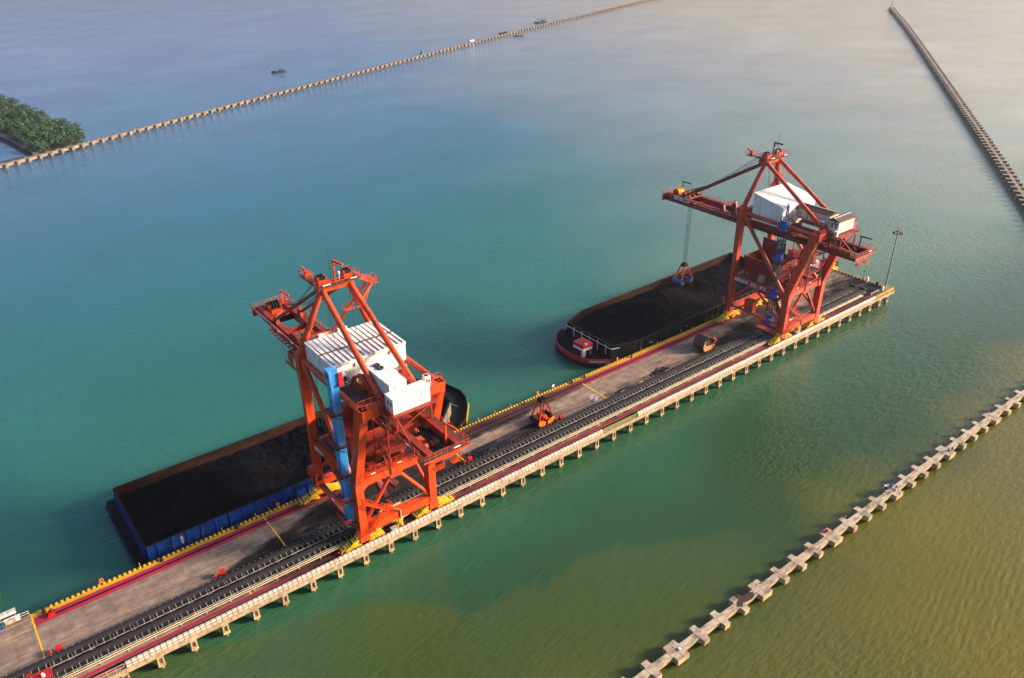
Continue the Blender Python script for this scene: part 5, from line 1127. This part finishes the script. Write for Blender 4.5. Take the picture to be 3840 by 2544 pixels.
for v in q.data.vertices: v.co += Vector((-.06, -.06, 0))
cab = MB(); cab.mat(M.textw); cab.box(124.3, 127.5, 131.2, 135.0, -.3, .45); cab.mat(M.red).box(124.25, 127.55, 131.15, 135.05, .45, 1.25); o = cab.build('winch_house', None, br)
b = MB(); b.box(124.2, 127.6, 131.1, 135.1, 1.25, 1.36); b.box(125.4, 126.6, 131.6, 132.6, 1.36, 1.75); b.build('winch_house_roof', M.redbulwark, br)
b = MB(); b.box(125.0, 125.7, 131.3, 131.9, 1.36, 1.75); b.build('roof_box', M.rustwhite, br)
b = MB()
for x in (124.6, 127.2):
    for y in (131.5, 134.7): b.beam((x, y, DZ), (x, y, -.3), .16)
b.box(124.6, 125.6, 131.5, 132.3, DZ, -.3); b.build('winch_house_leg', M.rustwhite, br)
b = MB(); b.tube((124.4, 134.2, -.6), (121.6, 133.3, -2.9), .42, 10); b.tube((124.6, 134.3, -.9), (121.8, 133.9, -3.2), .3, 8); b.beam((123.4, 133.9, -.8), (121.6, 133.2, -3.6), .4); b.build('anchor', M.black, br)
b = MB()
for x, y in ((127.4, 126.5), (123.6, 139.8), (131.0, 145.0)): b.tube((x, y, DZ), (x, y, DZ + .6), .2); b.tube((x + .6, y, DZ), (x + .6, y, DZ + .6), .2)
b.build('mooring_bitt', M.coaldeck, br)
b = MB(); b.torus((126.0, 126.2, -2.9), (1, 1, 0), .45, .18); b.torus((133.5, 123.2, -2.6), (0, 1, 0), .45, .18); b.build('bow_fender', M.brown, br)
b = MB()
for x, z in ((141.5, -.6), (142.0, -.6), (153.8, -1.2), (155.9, -.6), (158.2, -.3)): b.box(x, x + .3, 124.15 + (x - 136) * .0155, 124.19 + (x - 136) * .0155, z, z + .4)
b.build('draft_mark', M.textw, br)
def zR(x, y):
    z = -.35 + .3 * noise.noise((x * .08, y * .12, 9))
    z += 4.3 * math.exp(-((x - 146) / 11) ** 2 - ((y - 137.5) / 6.0) ** 2) + 3.9 * math.exp(-((x - 163) / 8) ** 2 - ((y - 138) / 5.5) ** 2)
    z += 1.2 * math.exp(-((x - 188) / 10) ** 2 - ((y - 138) / 7) ** 2) - 1.0 * math.exp(-((x - 174) / 4) ** 2 - ((y - 142) / 5) ** 2)
    fl = math.exp(-((y - 133.5) / 4.5) ** 2) * math.exp(-((x - 150) / 14) ** 2)
    z += 1.1 * fl * noise.noise((x * .95 + y * .2, y * .1, 7.0)); z += .26 * ridge_noise(x, y * .6, .7) + .16 * noise.noise((x * 2.1, y * .7, 4.4))
    e = min(1.0, (y - 124.4) / 2.4); return z * e + (-.6) * (1 - e)
coal_heap('dark coal heap with furrowed slopes filling the black barge', (130.0, 202.8), lambda x: 126.8 - (x - 130) * .32 if x < 136.2 else 124.75, lambda x: 143.1 + (x - 130) * .36 if x < 137.4 else 145.8 + (x - 137.4) * .022, zR)

# ------------------------------------------------------------------ tug and boats
def hull_mb(b, L_, W_, H_, cx, cy, ang, z, bow=.45, sheer=.4, n=10):
    ca, sa = math.cos(ang), math.sin(ang); rows = []
    for i in range(n + 1):
        u = i / n; x = (u - .5) * L_
        w = W_ / 2 * (1 - max(0, (u - (1 - bow)) / bow) ** 2.2) * (.82 + .18 * min(1, u / .2)) + .03
        zt = z + H_ + sheer * (max(0, u - .5) * 2) ** 2 + sheer * .3 * max(0, .25 - u) * 4
        rows.append([(x, -w, zt), (x * .97, -w * .72, z - .6), (x * .97, w * .72, z - .6), (x, w, zt)])
    vs = [(cx + p[0] * ca - p[1] * sa, cy + p[0] * sa + p[1] * ca, p[2]) for r_ in rows for p in r_]
    fs = []
    for i in range(n):
        a = i * 4; c = a + 4
        for k in range(3): fs.append((a + k, a + k + 1, c + k + 1, c + k))
        dk = .35
    fs.append((0, 3, 2, 1)); fs.append((n * 4, n * 4 + 1, n * 4 + 2, n * 4 + 3))
    b.add(vs, fs)
    dv = [(cx + p[0] * .98 * ca - p[1] * .93 * sa, cy + p[0] * .98 * sa + p[1] * .93 * ca, p[2] - .35) for r_ in rows for p in (r_[0], r_[3])]
    b.add(dv, [(2 * i, 2 * i + 2, 2 * i + 3, 2 * i + 1) for i in range(n)])
def obox(b, cx, cy, ang, x0, x1, y0, y1, z0, z1):
    ca, sa = math.cos(ang), math.sin(ang)
    vs = [(cx + x * ca - y * sa, cy + x * sa + y * ca, z) for z in (z0, z1) for y in (y0, y1) for x in (x0, x1)]
    b.add(vs, [(0, 2, 3, 1), (4, 5, 7, 6), (0, 1, 5, 4), (2, 6, 7, 3), (0, 4, 6, 2), (1, 3, 7, 5)])
tx, ty_, ta = 217.5, 131.5, R(-25)
t = thing('tugboat', 'white and red tugboat moored at the far pier end behind the right crane', 'boat', (tx, ty_, WATER_Z))
b = MB(); hull_mb(b, 24, 7.6, 1.7, tx, ty_, ta, WATER_Z, .35, .9); b.build('hull', M.dark, t)
b = MB(); hull_mb(b, 23.4, 7.1, 2.0, tx, ty_, ta, WATER_Z, .35, .9); b.build('deck', M.redbulwark, t)
b = MB(); obox(b, tx, ty_, ta, -5, 5.5, -2.4, 2.4, -1.9, .6); obox(b, tx, ty_, ta, -1.5, 4.6, -2.0, 2.0, .6, 2.8); b.build('superstructure', M.textw, t)
b = MB(); obox(b, tx, ty_, ta, .8, 4.2, -1.7, 1.7, 2.85, 4.9); o = b.build('wheelhouse', M.rustwhite, t)
b = MB(); obox(b, tx, ty_, ta, .75, 4.25, -1.75, 1.75, 3.6, 4.5); b.build('window', M.glass, o)
b = MB(); obox(b, tx, ty_, ta, .5, 4.6, -2, 2, 4.9, 5.05); b.build('roof', M.red, o)
b = MB(); obox(b, tx, ty_, ta, -3.6, -2.0, -1.8, -.6, .6, 4.2); obox(b, tx, ty_, ta, -3.6, -2.0, .6, 1.8, .6, 4.2); b.build('funnel', M.red, t)
b = MB(); c0 = (tx + 1.5 * math.cos(ta), ty_ + 1.5 * math.sin(ta)); b.beam((*c0, 5), (*c0, 10.5), .22); b.beam((c0[0] - 1, c0[1], 8.5), (c0[0] + 1, c0[1], 8.5), .12); b.build('mast', M.textw, t)
for k in range(5): 
    b = MB(); a = ta; px, py = tx + (9.5 + .5 * math.cos(k)) * math.cos(a) - (-2.5 + 1.2 * k) * math.sin(a), ty_ + (10.6) * math.sin(a) + (-2.5 + 1.2 * k) * math.cos(a); b.torus((px + 1.2, py, -1.2), (1, -.4, 0), .55, .25, 12, 6); b.build('tyre_fender', M.black, t)
for k, (px, py) in enumerate(((-3, -2.6), (1.5, -2.6))):
    b = MB(); ca, sa = math.cos(ta), math.sin(ta); b.torus((tx + px * ca - py * sa, ty_ + px * sa + py * ca, .0), (sa, -ca, 0), .4, .13, 14, 6); b.build('lifebuoy', M.orange, t)
b = MB(); b.rail([(tx + 10 * math.cos(ta) + 3.2 * math.sin(ta) * s_, ty_ + 10 * math.sin(ta) - 3.2 * math.cos(ta) * s_, -.9) for s_ in (-.6, .6)], 1, 1, .08); b.rail([(tx - 9 * math.cos(ta) - 3.4 * math.sin(ta), ty_ - 9 * math.sin(ta) + 3.4 * math.cos(ta), -1.4), (tx + 7 * math.cos(ta) - 3.4 * math.sin(ta), ty_ + 7 * math.sin(ta) + 3.4 * math.cos(ta), -1.4)], 1, 1.4, .07); b.build('bulwark_rail', M.red, t)
# yellow mooring hook unit on the pier corner
t = thing('mooring_winch', 'yellow mooring winch with black drums at the far pier corner beside the tug', 'winch', (221.5, 122.6, 0))
b = MB(); b.prism([(219.6, 0), (223.6, 0), (223.0, 1.2), (221.4, 2.0), (219.9, 1.0)], 1, 121.9, 122.9); b.box(219.8, 223.6, 121.8, 123.2, -1.0, 0.0); b.build('frame', M.yellow, t)
b = MB(); b.tube((223.0, 121.6, 1.0), (223.0, 123.3, 1.0), .8, 14); b.tube((221.2, 121.9, 2.1), (221.2, 122.9, 2.1), .5, 12); b.build('drum', M.black, t)

def fishing_boat(x, y, ang, L_, col, roof, label, grp='boats near the far jetty'):
    t = thing('fishing_boat', label, 'boat', (x, y, WATER_Z), grp)
    b = MB(); hull_mb(b, L_, L_ * .26, L_ * .1, x, y, ang, WATER_Z, .4, L_ * .06); b.build('hull', col, t)
    if roof:
        b = MB(); obox(b, x, y, ang, -L_ * .38, L_ * .2, -L_ * .1, L_ * .1, WATER_Z + L_ * .3, WATER_Z + L_ * .33); b.build('awning', roof, t)
        b = MB()
        for u in (-.36, -.1, .18):
            for w in (-.09, .09): ca, sa = math.cos(ang), math.sin(ang); px, py = x + u * L_ * ca - w * L_ * sa, y + u * L_ * sa + w * L_ * ca; b.beam((px, py, WATER_Z + .1), (px, py, WATER_Z + L_ * .3), L_ * .014)
        b.build('awning_post', M.teal, t)
        b = MB(); obox(b, x, y, ang, -L_ * .3, -L_ * .02, -L_ * .07, L_ * .07, WATER_Z + .3, WATER_Z + L_ * .22); b.build('cabin', col, t)
    else:
        for u in (-.2, .1): b = MB(); obox(b, x, y, ang, u * L_, (u + .04) * L_, -L_ * .1, L_ * .1, WATER_Z + L_ * .09, WATER_Z + L_ * .11); b.build('thwart', M.wood, t)
    return t
fishing_boat(236.5, 578.0, R(164), 10.5, M.wood, M.awning, 'brown wooden boat with bright blue awning alone on the open water', 'boats on the water')
fishing_boat(363.3, 584.5, R(30), 9, M.teal, M.awning, 'dark boat with blue awning lying behind the far jetty, leftmost of its boats')
fishing_boat(433.2, 615.0, R(25), 8, M.textw, None, 'small white open boat lying behind the far jetty')
fishing_boat(482.0, 633.3, R(20), 12, M.dark, None, 'long dark canoe lying behind the far jetty')
fishing_boat(482.0, 610.5, R(160), 9, M.wood, None, 'dark canoe on the near side of the far jetty')
fishing_boat(557.0, 669.5, R(160), 14, M.teal, M.teal, 'teal roofed boat lying behind the far jetty, rightmost of its boats')
fishing_boat(-10.3, 132.4, R(40), 6.5, M.lime, None, 'lime green boat with white rim cut by the left photo edge', 'boats on the water')

# ------------------------------------------------------------------ jetties of piled crosses
def jetty(label, pts, spacing, name, zt, th, capL, capW, bigW, beamW, big_every, phase, first, small, group=None, grow=1.0, sidemat=True):
    """pts: plan polyline. crosses every spacing along it"""
    t = thing(name, label, 'jetty', (pts[0][0], pts[0][1], WATER_Z), group)
    segs = []; tot = 0
    for a, c in zip(pts, pts[1:]):
        l = math.hypot(c[0] - a[0], c[1] - a[1]); segs.append((tot, l, a, c)); tot += l
    def at(s):
        for s0, l, a, c in segs:
            if s <= s0 + l + 1e-6 or (s0, l, a, c) == segs[-1]:
                u = (s - s0) / l; d = Vector((c[0] - a[0], c[1] - a[1], 0)).normalized(); return Vector((a[0] + (c[0] - a[0]) * u, a[1] + (c[1] - a[1]) * u, 0)), d
    stations = []; s = first; k = phase
    if not small:
        s = tot + 1
        for q in range(-2, 8):
            for o_, bg in ((0, True), (5.5, False), (10.5, False), (15.5, False)):
                v = 73.3 + 21 * q + o_ - pts[0][0]
                if 1 < v < tot: stations.append((v, bg))
    while s < tot:
        stations.append((s, k % big_every == 0)); k += 1
        s += spacing if not (k % big_every == 0 or (k - 1) % big_every == 0) else spacing * grow
    # beams between crosses
    bb = MB(); bb.mat(M.jetty); bs = MB()
    edges = [0] + [q for s, _ in stations for q in (s,)] + [tot]
    for s0, s1 in zip(edges, edges[1:]):
        p, d = at(s0); q, _ = at(s1); n = Vector((-d.y, d.x, 0)); w = beamW / 2
        vs = [p - n * w, q - n * w, q + n * w, p + n * w]; top = [v + Vector((0, 0, zt - .03)) for v in vs]; bot = [v + Vector((0, 0, zt - th * (.95 if small else .72))) for v in vs]
        bb.mat(M.jettyfar if small else M.jetty).add(top, [(0, 1, 2, 3)]); bb.mat(M.jettyfarside if small else M.jettyside).add(top + bot, [(4, 5, 1, 0), (6, 7, 3, 2)]); bb.mat(M.dark).add(bot, [(3, 2, 1, 0)])
    bb.build('walkway_beam', None, t)
    stations_sorted = sorted(stations, key=lambda q: (at(q[0])[0]).length)
    rest = MB(); restp = MB(); rest_n = 0
    JT = M.jettyfar if small else M.jetty; JS = M.jettyfarside if small else M.jettyside
    def cross(b, pb, s, big, full):
        p, d = at(s); n = Vector((-d.y, d.x, 0)); w = (bigW if big else capW) / 2; l = capL / 2; bw = beamW / 2; f = min(.22, l * .12)
        prof = [(-w, -l), (w, -l), (w, -bw - f), (w + f, -bw), (w + f, bw), (w, bw + f), (w, l), (-w, l), (-w, bw + f), (-w - f, bw), (-w - f, -bw), (-w, -bw - f)]
        dz = random.uniform(-.02, .02)
        top = [p + d * x + n * y + Vector((0, 0, zt + dz)) for x, y in prof]; bot = [v - Vector((0, 0, th + .06)) for v in top]; m = len(prof)
        b.mat(JT).add(top, [tuple(range(m))]); b.mat(JS).add(top + bot, [(k + m, (k + 1) % m + m, (k + 1) % m, k) for k in range(m)]); b.mat(M.dark).add(bot, [tuple(range(m - 1, -1, -1))])
        if big and full: b.mat(M.dark).add([p + d * (.02 + x) + n * y + Vector((0, 0, zt + dz + .006)) for x, y in ((-.035, -l), (.035, -l), (.035, l), (-.035, l))], [(0, 1, 2, 3)])
        for sy in (-1, 1):
            for dx in ((-w * .55, w * .55) if big else (0,)):
                c = p + n * (sy * l * .72) + d * dx; pb.tube((c.x, c.y, zt - th), (c.x, c.y, WATER_Z - 2), th * .17 + .05, 7)
    for i, (s, big) in enumerate(stations_sorted):
        if i < 100 and not (small and i >= 100):
            b = MB(); pb = MB(); cross(b, pb, s, big, True); o = b.build('pile_cap', None, t)
            if small: restp.mat(M.pile).add(pb.v, pb.f, True)
            else: 
                for sy in (-1, 1):
                    p, d = at(s); n = Vector((-d.y, d.x, 0))
                    for dx in ((-bigW / 2 * .55, bigW / 2 * .55) if big else (0,)):
                        c = p + n * (sy * capL / 2 * .72) + d * dx; pb = MB(); pb.tube((c.x, c.y, zt - th), (c.x, c.y, WATER_Z - 2), th * .17 + .05, 8); pb.build('pile', M.pile, o)
        else: cross(rest, restp, s, big, False); rest_n += 1
    if rest_n: o = rest.build('pile_cap', None, t); o['kind'] = 'stuff'
    if small: o = restp.build('pile', M.pile, t); o['kind'] = 'stuff'
    return t
jetty('near jetty of pale concrete crosses, crossing the lower right of the water', [(42, 53.8), (225, 53.8)], 5.0, 'jetty', -2.0, 1.0, 3.3, 1.25, 2.5, 1.2, 4, 1, 1.1, False, 'concrete jetties', 1.18)
jetty('far jetty of small concrete crosses, running from the mangroves to the top of the picture', [(-40, 393), (36.9, 427.3), (85.1, 448.5), (174.1, 489.1), (280.4, 535.4), (419.8, 596), (538.7, 646.5), (786.4, 745), (1000, 830)], 5.6, 'jetty', -1.2, 1.4, 4.4, 1.5, 1.5, 1.7, 1000, 1, 2.0, True, 'concrete jetties')
jetty('right jetty of closely set concrete crosses, ending in open water at the top right', [(290, 81.5), (333.8, 109.8), (362, 128.2), (400.4, 153.1), (464, 194.8), (532.6, 239.6), (678.5, 335.1), (798.1, 414.1), (935.5, 507.7)], 5.9, 'jetty', -1.2, 1.6, 5.4, 1.8, 1.8, 1.2, 1000, 1, 2.0, True, 'concrete jetties')
b = MB(); b.tube((935, 507.3, -1), (935, 507.3, 11), .3, 8, .15); b.tube((935, 507.3, 11), (935, 507.3, 12.2), .5, 8); tag(b.build('beacon', M.redR), 'thin red beacon pole on the far tip of the right jetty', 'beacon')
# wet brown stain on a jetty cross
b = MB(); pts = [(87.0, 53.6), (87.6, 53.0), (88.4, 53.5), (89.2, 53.2), (90.3, 53.1), (91.2, 53.3), (91.6, 54.0), (91.0, 54.45), (89.9, 54.4), (89.4, 54.6), (89.2, 55.2), (88.4, 55.3), (88.5, 54.4), (87.6, 54.1)]
b.add([(x + 1.0, y, -1.955 ) for x, y in pts], [tuple(range(len(pts)))]); o = b.build('wet_patch', M.rustdark); tag(o, 'dark brown wet patch spread over one pale jetty cross', 'stain', kind='stuff')
b = MB(); 
for k in range(9): b.tube((73.9 + .11 * math.cos(k * .7), 53.6 + .11 * math.sin(k * .7), -1.97), (73.9 + .1 * math.cos(k * .7), 53.6 + .1 * math.sin(k * .7), -1.8), .14, 7)
tag(b.build('sack', M.textw), 'small white sack left on a wide jetty cross near the bottom edge', 'sack')

# ------------------------------------------------------------------ people
HT = 1.4
def person_mesh(name, pose, shirt, trousers, hair=(0.01, 0.008, 0.007)):
    J = {'pelvis': (0, 0, .53), 'waist': (0, 0, .62), 'chest': (.01, 0, .76), 'neck': (0.01, 0, .85), 'head': (.02, 0, .91), 'top': (.015, 0, .97)}
    if pose == 'stand':
        for s, q in ((1, 'l'), (-1, 'r')):
            J.update({'hip' + q: (0, s * .055, .5), 'knee' + q: (.02 * s, s * .062, .27), 'ank' + q: (-.01 + .01 * s, s * .065, .04), 'toe' + q: (.075, s * .075, .015),
                      'sh' + q: (0, s * .105, .81), 'elb' + q: (.05, s * .14, .65), 'wri' + q: (.17, s * .09, .62), 'han' + q: (.22, s * .06, .63)})
    else:
        J = {k: (x - .02, y, z - .38) for k, (x, y, z) in J.items()}
        for s, q in ((1, 'l'), (-1, 'r')):
            J.update({'hip' + q: (.02, s * .06, .13), 'knee' + q: (.2, s * .09, .26), 'ank' + q: (.28, s * .08, .04), 'toe' + q: (.36, s * .09, .015),
                      'sh' + q: (0, s * .105, .43), 'elb' + q: (.1, s * .13, .3), 'wri' + q: (.21, s * .06, .3), 'han' + q: (.25, s * .04, .29)})
    names = list(J); ix = {n: i for i, n in enumerate(names)}
    E_ = [('pelvis', 'waist'), ('waist', 'chest'), ('chest', 'neck'), ('neck', 'head'), ('head', 'top')]
    for q in 'lr': E_ += [('pelvis', 'hip' + q), ('hip' + q, 'knee' + q), ('knee' + q, 'ank' + q), ('ank' + q, 'toe' + q), ('chest', 'sh' + q), ('sh' + q, 'elb' + q), ('elb' + q, 'wri' + q), ('wri' + q, 'han' + q)]
    rad = {'pelvis': .075, 'waist': .066, 'chest': .08, 'neck': .03, 'head': .058, 'top': .04, 'hip': .06, 'knee': .04, 'ank': .027, 'toe': .024, 'sh': .04, 'elb': .028, 'wri': .02, 'han': .022}
    me = bpy.data.meshes.new(name); me.from_pydata([tuple(c * HT for c in J[n]) for n in names], [(ix[a], ix[c]) for a, c in E_], [])
    ob = bpy.data.objects.new(name, me); COL.objects.link(ob)
    ob.modifiers.new('skin', 'SKIN'); sub = ob.modifiers.new('sub', 'SUBSURF'); sub.levels = 1; sub.render_levels = 1
    for i, n in enumerate(names):
        r_ = rad.get(n) or rad[n[:-1]]; v = me.skin_vertices[0].data[i]; v.radius = (r_ * HT, r_ * HT); v.use_root = (n == 'pelvis')
    dg = bpy.context.evaluated_depsgraph_get(); out = bpy.data.meshes.new_from_object(ob.evaluated_get(dg)); out.name = name
    bpy.data.objects.remove(ob); bpy.data.meshes.remove(me)
    for m in (M.skin, shirt, trousers, M.black): out.materials.append(m)
    zb = .52 if pose == 'stand' else .16; zn = .835 if pose == 'stand' else .455; zh = .915 if pose == 'stand' else .535
    for p in out.polygons:
        c = p.center / HT; xr = abs(c.y)
        if c.z > zh and (c.x < .05 or c.z > zh + .04): p.material_index = 3
        elif c.z > zn and xr < .07: p.material_index = 0
        elif c.x > .13 and c.z > .55 and pose == 'stand': p.material_index = 0
        elif c.x > .15 and .27 < c.z < .34 and xr < .07 and pose != 'stand': p.material_index = 0
        elif c.z > zb and not (pose != 'stand' and c.x > .12): p.material_index = 1
        elif pose != 'stand' and c.x < .1 and c.z > zb: p.material_index = 1
        elif c.z < .035: p.material_index = 3
        else: p.material_index = 2
        p.use_smooth = True
    return out
M.cloth = [paint('dark_cloth', (.015, .015, .02), None, .2, 4, .9), paint('blue_cloth', (.02, .05, .25), None, .2, 4, .9), paint('red_cloth', (.4, .02, .02), None, .2, 4, .9), paint('pale_cloth', (.5, .5, .48), None, .2, 4, .9), paint('jeans_cloth', (.03, .04, .08), None, .2, 4, .9)]
PM = {}
def person(x, y, rot, pose, sh, tr, label, rod=False, z=-1.97, grp='people on the near jetty'):
    key = (pose, sh, tr)
    if key not in PM: PM[key] = person_mesh('person', pose, M.cloth[sh], M.cloth[tr])
    o = bpy.data.objects.new('person', PM[key]); COL.objects.link(o); o.location = (x, y, z); o.rotation_euler = (0, 0, rot); tag(o, label, 'person', grp)
    if rod:
        b = MB(); p = Vector((x, y, z)) + Matrix.Rotation(rot, 3, 'Z') @ Vector((.30, .02, .89)); q = p + Matrix.Rotation(rot, 3, 'Z') @ Vector((2.2, 0, 1.1)); b.tube(p - (q - p) * .12, q, .014, 5, .006)
        tag(b.build('fishing_rod', M.dark), 'rod of the ' + label, 'fishing rod')
    return o
person(116.2, 54.2, R(110), 'stand', 0, 0, 'person in dark clothes standing beside the red bag on the jetty', True)
person(121.5, 54.9, R(110), 'stand', 0, 3, 'person in dark top and pale trousers on a jetty cross', True)
person(138.1, 55.0, R(80), 'stand', 0, 4, 'person in dark top standing at the edge by the seated group', True)
person(136.4, 54.3, R(200), 'sit', 1, 4, 'person in blue top seated amid the group on the jetty')
person(137.4, 53.6, R(160), 'sit', 0, 0, 'person in dark clothes seated nearest the walkway in the jetty group')
person(135.9, 53.2, R(60), 'sit', 0, 4, 'person in dark top and jeans seated at the inshore side of the jetty group')
person(158.8, 55.0, R(100), 'stand', 2, 0, 'person in red top standing on the jetty', True)
person(157.6, 53.4, R(250), 'sit', 1, 4, 'person in blue top seated on the jetty below the one in red')
person(158.6, 53.0, R(200), 'sit', 0, 4, 'person in dark top and jeans seated on the jetty beside the one in blue')
person(179.6, 54.6, R(110), 'stand', 0, 0, 'person in dark clothes standing on the jetty near the right photo edge', True)
person(178.6, 55.0, R(60), 'sit', 1, 0, 'person in blue top seated on the jetty near the right photo edge')
for x, y, m, lb in ((115.4, 54.9, M.red, 'small red bag on the jetty beside a standing person'), (135.6, 54.7, M.black, 'black bag among the seated jetty group'), (135.9, 55.1, M.textw, 'white bag among the seated jetty group'), (137.3, 54.5, M.bluedk, 'blue bag among the seated jetty group')):
    b = MB(); b.prism([(x - .4, -1.97), (x + .4, -1.97), (x + .34, -1.6), (x + .1, -1.45), (x - .25, -1.5), (x - .38, -1.7)], 1, y - .22, y + .22); b.torus((x, y, -1.48), (0, 1, 0), .16, .03, 10, 5); tag(b.build('bag', m), lb, 'bag')
random.seed(11)
for i in range(11):
    u = .06 + .075 * i; x = 370 + 430 * u; y = 132.6 + 287 * u
    a_, c_ = (362, 128.2), (678.5, 335.1); x = a_[0] + (c_[0] - a_[0]) * u * 1.1; y = a_[1] + (c_[1] - a_[1]) * u * 1.1
    o = person(x, y, random.uniform(0, 6), 'stand', random.choice((0, 0, 1, 4)), 0, 'tiny person standing on the right jetty far from the camera', False, -1.17, 'far people on the right jetty')
    o.scale = (1.25,) * 3

# ------------------------------------------------------------------ mangroves, mud bank
mud = MB(); pts = [(-30, 585), (-30, 405), (22, 424), (52, 441), (77, 454), (80.5, 480), (70, 545), (61, 606), (30, 640)]
mud.add([(x, y, WATER_Z + .12) for x, y in pts], [tuple(range(len(pts)))]); tag(mud.build('mudflat', M.mud), kind='structure')
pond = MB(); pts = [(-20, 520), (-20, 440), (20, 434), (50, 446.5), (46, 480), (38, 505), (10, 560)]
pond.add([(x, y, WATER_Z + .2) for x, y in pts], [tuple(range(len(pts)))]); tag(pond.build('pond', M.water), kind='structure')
b = MB()
dk = [(54.5, 445), (50.5, 475), (46, 505), (36, 545)]
for a, c in zip(dk, dk[1:]): b.beam((*a, WATER_Z + .5), (*c, WATER_Z + .5), 3.2, 1.6)
tag(b.build('mud_dike', M.mud), kind='structure')
random.seed(5)
def in_poly(x, y, P_):
    c = False
    for i in range(len(P_)):
        (x1, y1), (x2, y2) = P_[i], P_[i - 1]
        if (y1 > y) != (y2 > y) and x < (x2 - x1) * (y - y1) / (y2 - y1) + x1: c = not c
    return c
def leaf_cluster(b, c, r, n, sq=.75):
    for _ in range(n):
        d = Vector((random.gauss(0, 1), random.gauss(0, 1), random.gauss(0, 1) * .9 + .25)).normalized(); rr = r * random.uniform(.72, 1.06)
        p = Vector(c) + Vector((d.x * rr, d.y * rr, d.z * rr * sq)); s_ = r * random.uniform(.14, .3)
        nn = (d + Vector((random.gauss(0, .5), random.gauss(0, .5), random.gauss(0, .5)))).normalized(); u = nn.orthogonal().normalized(); w = nn.cross(u); a = random.uniform(0, 6.28); u, w = u * math.cos(a) + w * math.sin(a), w * math.cos(a) - u * math.sin(a)
        b.add([p - u * s_, p + w * s_ * .6, p + u * s_, p - w * s_ * .6], [(0, 1, 2, 3)])
wood = [(54.5, 443), (78.5, 453), (82.0, 483), (76, 515), (70, 548), (62, 606), (40, 610), (40, 545), (47.5, 508), (52, 477)]
b = MB(); tr = MB(); cnt = 0
while cnt < 560:
    x = random.uniform(38, 83); y = random.uniform(442, 612)
    if not in_poly(x, y, wood): continue
    h = random.uniform(2.4, 5.0); r = random.uniform(1.2, 2.5); cnt += 1
    for q in range(3): leaf_cluster(b, (x + random.gauss(0, r * .45), y + random.gauss(0, r * .45), WATER_Z + h - r * .4 * random.random() * 2), r * random.uniform(.55, .85), 34)
    tr.tube((x, y, WATER_Z), (x + random.gauss(0, .4), y + random.gauss(0, .4), WATER_Z + h * .8), .16, 5, .07)
leaves = b.build('mangrove_wood', M.leaf); tag(leaves, 'dense dark green mangrove wood on the far left shore beside the far jetty', 'mangroves', kind='stuff')
o = tr.build('trunks', M.bark, leaves); o['kind'] = 'stuff'
t = thing('mangrove_bush', 'single round green bush on the shore left of the mangrove wood, against the far jetty', 'bush', (23, 430.5, WATER_Z))
b = MB()
for q in range(7): leaf_cluster(b, (23 + random.gauss(0, 2.2), 430.5 + random.gauss(0, 1.2), WATER_Z + 2.3 + random.random()), 1.7, 60)
b.build('crown', M.leaf, t); b = MB(); b.tube((23, 430.5, WATER_Z), (23, 430.5, WATER_Z + 2), .2, 6, .1); b.build('trunk', M.bark, t)

# ------------------------------------------------------------------ air
HAZE = True
if HAZE:
    hz = MB(); hz.box(-4300, 4300, -4300, 4300, WATER_Z - 4.5, 106); ho = hz.build('haze', None); ho.data.materials.clear()
    m = bpy.data.materials.new('harbour_haze'); m.use_nodes = True; nt = m.node_tree; nt.nodes.clear()
    out = nt.nodes.new('ShaderNodeOutputMaterial'); pv = nt.nodes.new('ShaderNodeVolumePrincipled'); pv.inputs['Color'].default_value = (0.86, 0.88, 1.0, 1); pv.inputs['Density'].default_value = 0.00006; pv.inputs['Anisotropy'].default_value = 0.35
    nt.links.new(pv.outputs[0], out.inputs['Volume']); ho.data.materials.append(m); tag(ho, kind='stuff')
